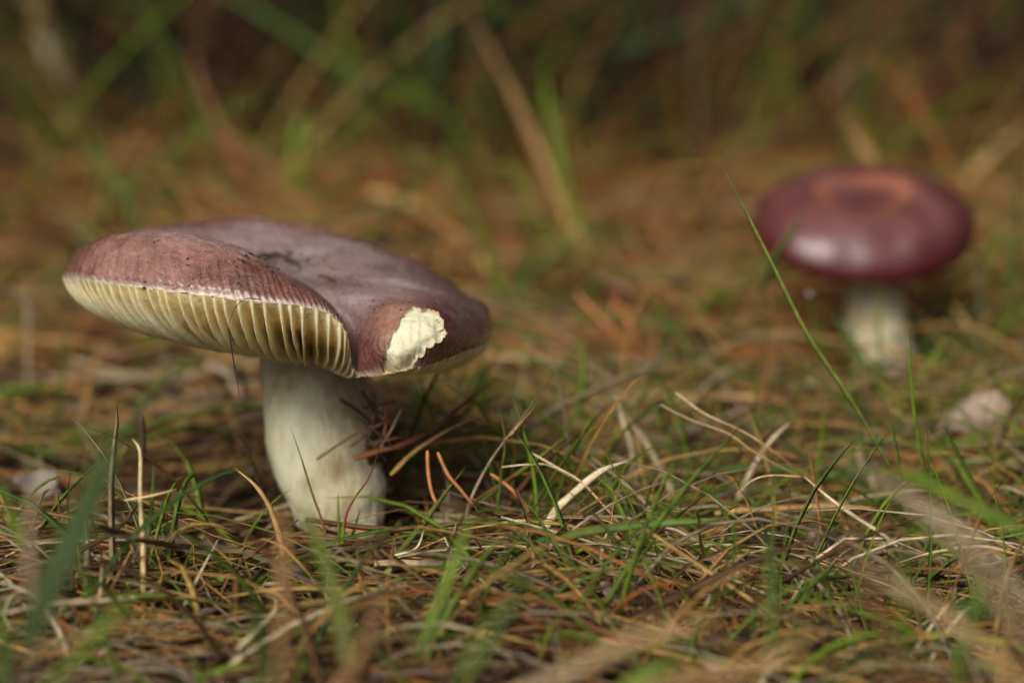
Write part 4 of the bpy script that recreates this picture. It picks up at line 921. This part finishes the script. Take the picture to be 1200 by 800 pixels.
def cone_scrap():
    b = at(898, 628, .474); b[2] = max(b[2]-.004, float(ground_z(b[0], b[1])))
    r = empty('cone_scrap', b, 'dark rotting piece of pine cone with grey scales', 'pine cone')
    th = np.linspace(0, 2*math.pi, 22, endpoint=False); rg = np.random.default_rng(8); hs_ = np.linspace(0, 1, 9)
    ring = lambda r, z, jag: np.stack([r*np.cos(th), r*np.sin(th)*.85, z+jag], -1)
    jag = rg.normal(0, .0009, 22); V = []
    for h_ in hs_: V.append(ring(.0036*(1+.10*rg.normal(size=22)), -.003+h_*.0098, jag*h_))
    for h_ in hs_[::-1][:6]: V.append(ring(.0024*(1+.12*rg.normal(size=22)), -.003+h_*.0095, jag*h_))
    V = np.array(V).reshape(-1, 3); ii = np.arange(len(V)).reshape(-1, 22)
    F = np.stack([ii[:-1], np.roll(ii[:-1], -1, 1), np.roll(ii[1:], -1, 1), ii[1:]], -1).reshape(-1, 4)
    c = obj('core', mesh_from('core', V, F, M_BARK), r); c.rotation_euler = (.35, .25, 0)
    for k in range(14):
        a = rg.uniform(0, 6.28); m_ = M_GREYSCALE if k > 5 else M_BARK
        o = obj('scale', blob('scale', b, rg.uniform(.0014, .0023), m_, 20+k, (.9, .28, 1.2), .26, 10), r)
        o.location = (.0095+rg.normal(0, .0022), rg.normal(0, .002), .0015+abs(rg.normal(0, .0016))) if k > 5 else (.0040*math.cos(a), .0036*math.sin(a), .003+rg.uniform(-.002, .004))
        o.rotation_euler = (rg.uniform(-1.2, 1.2), rg.uniform(-1.2, 1.2), a+1.57)
cone_scrap()
def curled_leaf(label, u, v, d, size, col, seed, cat='leaf', name='leaf_scrap', tilt=.4):
    """a thin curled scrap with thickness"""
    n = 14; s = np.linspace(-1, 1, n); X, Y = np.meshgrid(s, s); r = np.hypot(X, Y); k = np.where(r > 1e-6, np.maximum(abs(X), abs(Y))/np.maximum(r, 1e-6), 1)
    X, Y = X*k, Y*k; rag = 1+.14*np.sin(np.arctan2(Y, X)*3+seed)+.08*np.sin(np.arctan2(Y, X)*7+seed*2)
    X, Y = X*rag, Y*rag*.7
    Z = .32*X**2-.2*Y**2+.10*np.sin(X*4+seed)*np.cos(Y*3)
    T = np.stack([X, Y, Z], -1).reshape(-1, 3)*size; Bm = T-np.array([0, 0, .0006])
    Rm = np.array((Matrix.Rotation(seed*1.3, 3, 'Z') @ Matrix.Rotation(tilt, 3, 'X')))
    i = np.arange(n*n).reshape(n, n); F = np.stack([i[:-1, :-1], i[:-1, 1:], i[1:, 1:], i[1:, :-1]], -1).reshape(-1, 4)
    e = np.concatenate([i[0, :-1], i[:-1, -1], i[-1, :0:-1], i[:0:-1, 0]]); e2 = np.roll(e, -1); m = n*n
    F = np.vstack([F, F[:, ::-1]+m, np.stack([e, e+m, e2+m, e2], -1)])
    obj(name, mesh_from(name, np.vstack([T, Bm])@Rm.T, F, plain('scrap_'+str(seed), col, .7, 250, .5)), label=label, cat=cat, loc=at(u, v, d))
obj('mushroom_scrap', blob('mushroom_scrap', None, .0066, plain('scrap_flesh', (.36, .26, .20), .7, 160, .4), 61, (1.15, .6, .85), .13, 18), label='pale pinkish mushroom scrap blurred at the right', cat='mushroom scrap', loc=at(1152, 489, .582))
curled_leaf('pale leaf scrap lying in shade at the left edge', 45, 565, .53, .0045, (.20, .16, .13), 5, tilt=.8)
curled_leaf('brown dead leaf scrap behind the cap at the left', 155, 420, .66, .0085, (.30, .15, .10), 3, tilt=.6)
curled_leaf('small reddish bark flake by the short stalk', 568, 682, .459, .0022, (.12, .045, .03), 7, 'bark flake', 'bark_flake', .7)
curled_leaf('split tan husk lying right of the bark flake', 612, 682, .458, .0030, (.34, .24, .15), 9, 'husk', 'husk', .9)
# dark soil and needle crumbs caught beside the stem
b = at(445, 512, .495)
o = obj('soil_clod', blob('soil_clod', b, .0027, M_CRUMB, 51, (.9, .7, 1.5), .38, 22), label='dark clod of soil and needles stuck to the side of the stem', cat='soil clod', loc=b)
for k, (p, q, w, c, word) in enumerate([((424, 458), (445, 500), 5, DARK, 'upright'), ((428, 505), (462, 488), 4, BROWN, 'level'), ((436, 470), (458, 520), 4, DARK, 'slanting'), ((430, 520), (470, 512), 4, BROWN, 'lowest'), ((440, 462), (432, 515), 4, BROWN, 'shortest'), ((452, 475), (447, 530), 4, RUST, 'rusty'), ((420, 490), (468, 530), 4, DARK, 'long slanting'), ((455, 490), (430, 545), 4, DARK, 'steepest'), ((425, 478), (466, 470), 3, DARK, 'thin level'), ((462, 500), (436, 482), 5, BROWN, 'thick'), ((418, 500), (452, 540), 3, BROWN, 'thin slanting'), ((470, 480), (440, 532), 3, GREYB, 'greyish')]):
    D(f'{word} dark needle stuck in the clod beside the stem', [(*p, .4895), ((p[0]+q[0])/2+2, (p[1]+q[1])/2, .4885), (*q, .4895)], w, c, c)
# crumbs on the cap, set on its real surface
def crumbs_on_cap():
    T = CAP_TOP.reshape(-1, 3); rg = np.random.default_rng(77)
    spots = [(u, v, s) for u, v, s in [(219, 303, 2.2), (222, 308, 2), (238, 306, 2), (241, 311, 1.6), (280, 304, 2), (225, 324, 2), (222, 333, 2.2), (164, 341, 3.4), (168, 331, 2), (178, 338, 1.6), (248, 346, 2), (92, 314, 2), (263, 323, 1.6), (436, 352, 2.5), (439, 361, 2), (447, 357, 2), (472, 362, 2)]]
    spots += [(rg.uniform(95, 380), rg.uniform(275, 345), rg.uniform(.8, 1.7)) for _ in range(60)]
    spots += [(rg.normal(335, 26), rg.normal(304, 9), rg.uniform(1.2, 3.4)) for _ in range(70)] + [(rg.normal(325, 8), rg.normal(299, 3), rg.uniform(2, 4.5)) for _ in range(16)]
    V0 = np.array([(1, 0, 0), (-1, 0, 0), (0, 1, 0), (0, -1, 0), (0, 0, 1), (0, 0, -1)], float); F0 = np.array([(0, 2, 4), (2, 1, 4), (1, 3, 4), (3, 0, 4), (2, 0, 5), (1, 2, 5), (3, 1, 5), (0, 3, 5)])
    VV, FF = [], []
    for u, v, s in spots:
        dd = np.hypot(CAP_U-u, CAP_V-v)+np.where(CAP_D > .56, 99, 0); near = np.argsort(dd)[:6]; k = near[np.argmin(CAP_D[near])]
        if dd[k] > 6: continue
        r = s*.5*CAP_D[k]/FPX*1.7
        Vk = V0*rg.uniform(.6, 1.3, (6, 1))*r*np.array([rg.uniform(.8, 1.9), rg.uniform(.8, 1.5), .7]); a = rg.uniform(0, 6.28); R = np.array([[math.cos(a), -math.sin(a), 0], [math.sin(a), math.cos(a), 0], [0, 0, 1]])
        FF.append(F0+len(VV)*6); VV.append(Vk@R.T+T[k]+np.array([0, 0, r*.25]))
    obj('soil_crumbs', mesh_from('soil_crumbs', np.vstack(VV), np.vstack(FF), M_CRUMB, smooth=False), kind='stuff', label='dark soil crumbs scattered on the mauve cap', cat='soil')
    def on_cap(u, v):
        dd = np.hypot(CAP_U-u, CAP_V-v); near = np.argsort(dd)[:6]; k = near[np.argmin(CAP_D[near])]; return (u, v, CAP_D[k]-.0006)
    D('black needle scrap lying in the dished cap', [on_cap(310, 300), on_cap(325, 299), on_cap(341, 302)], 5, DARK, DARK)
    D('short black needle scrap under the first on the cap', [on_cap(336, 305), on_cap(345, 308), on_cap(352, 311)], 5, DARK, DARK)
    D('dark needle scrap at the lower side of the dished cap', [on_cap(372, 322), on_cap(384, 325), on_cap(394, 330)], 4, BROWN, DARK)
    D('tan fleck of needle on the dished cap', [on_cap(386, 312), on_cap(390, 313), on_cap(394, 314)], 3.5, BROWN, (.30, .19, .10))
crumbs_on_cap()
obj('dew_drop', blob('dew_drop', None, .00085, M_DEW, 1, (1, 1, 1), 0, 16), label='single bright dew drop on a blade below the wine-red cap', cat='dew drop', loc=at(947, 341, .590))
B('short green blade holding the dew drop', [(962, 440, .592), (958, 400, .592), (952, 365, .592), (946.5, 343, .5915)], 5, GREEN, GREEN)
def bark_crumbs():
    n = 1500; rg = np.random.default_rng(90); x = rg.uniform(-.2, .2, n); y = rg.uniform(.34, .70, n); keep = clear_of_stems(np.stack([x, y, x*0], -1)[:, None]); x, y = x[keep], y[keep]; n = len(x)
    a = rg.uniform(0, 6.28, n); tl = rg.normal(0, .5, (n, 2)); sz = rg.uniform(.0007, .0026, n)
    ang = np.array([0, 1.1, 2.0, 3.2, 4.1, 5.2]); r = rg.uniform(.6, 1.25, (n, 6)); X = r*np.cos(ang)*1.5; Y = r*np.sin(ang)
    U = np.cos(a)[:, None]*X-np.sin(a)[:, None]*Y; W = np.sin(a)[:, None]*X+np.cos(a)[:, None]*Y; Z = tl[:, :1]*U+tl[:, 1:]*W
    top = np.stack([x[:, None]+U*sz[:, None], y[:, None]+W*sz[:, None], (ground_z(x, y)+rg.uniform(.001, .009, n))[:, None]+Z*sz[:, None]], -1)
    V = np.concatenate([top, top-np.array([0, 0, 1])*(sz*.3)[:, None, None]], 1); o = np.arange(n)[:, None, None]*12
    F = np.array([[0, 1, 2, 3], [0, 3, 4, 5]]+[[i, i+6, (i+1) % 6+6, (i+1) % 6] for i in range(6)])[None]+o
    C = pick([DARK, BROWN, (.09, .05, .03), RUST, GREYB], [4, 3, 4, 1, 1], n); C = np.repeat(C[:, None, :], 12, 1)
    obj('bark_crumbs', mesh_from('bark_crumbs', V, F.reshape(-1, 4), M_NEEDLE, C, smooth=False), kind='stuff', label='small dark bark crumbs and leaf bits among the needles', cat='bark')
bark_crumbs()
# moss between the needles
def moss(label, u, v, seed, r=.006):
    d = on_ground(u, v); c = at(u, v, d); n = 260; rg = np.random.default_rng(seed)
    x = c[0]+rg.normal(0, r, n); y = c[1]+rg.normal(0, r, n)
    P = arcs(x, y, rg.uniform(.003, .007, n), rg.uniform(-3.14, 3.14, n), rg.uniform(.5, 1.5, n), rg.uniform(0, .6, n), 4, rg); P[..., 2] += .002
    stuff('moss', label, 'moss', P, np.repeat(np.linspace(1, .2, 4)[None, :], n, 0)*.00035, TUBE3, np.clip(np.array(BRIGHT)*rg.uniform(.5, 1.3, (n, 1)), 0, 1), M_GRASS)
moss('small bright moss cushion under the level green blade', 700, 655, 5)
moss('small moss cushion in front at the lower right', 940, 735, 6)
moss('moss cushion by the fresh green leaf at lower left', 270, 700, 7, .005)

# things that would still read alike are told apart by their order across the place
alike = {}
for o in list(COL.objects):
    if o.parent is None and o.get('label') and o.get('category') in ('straw', 'needle'): alike.setdefault(o['label'], []).append(o)
ORD = ['first', 'second', 'third', 'fourth', 'fifth', 'sixth', 'seventh', 'eighth', 'ninth', 'tenth']
for lab, os_ in alike.items():
    if len(os_) > 1:
        os_.sort(key=lambda o: px(np.array(o.location))[0][0])
        for k, o in enumerate(os_): o['label'] = lab+', '+ORD[min(k, 9)]+' from the left'
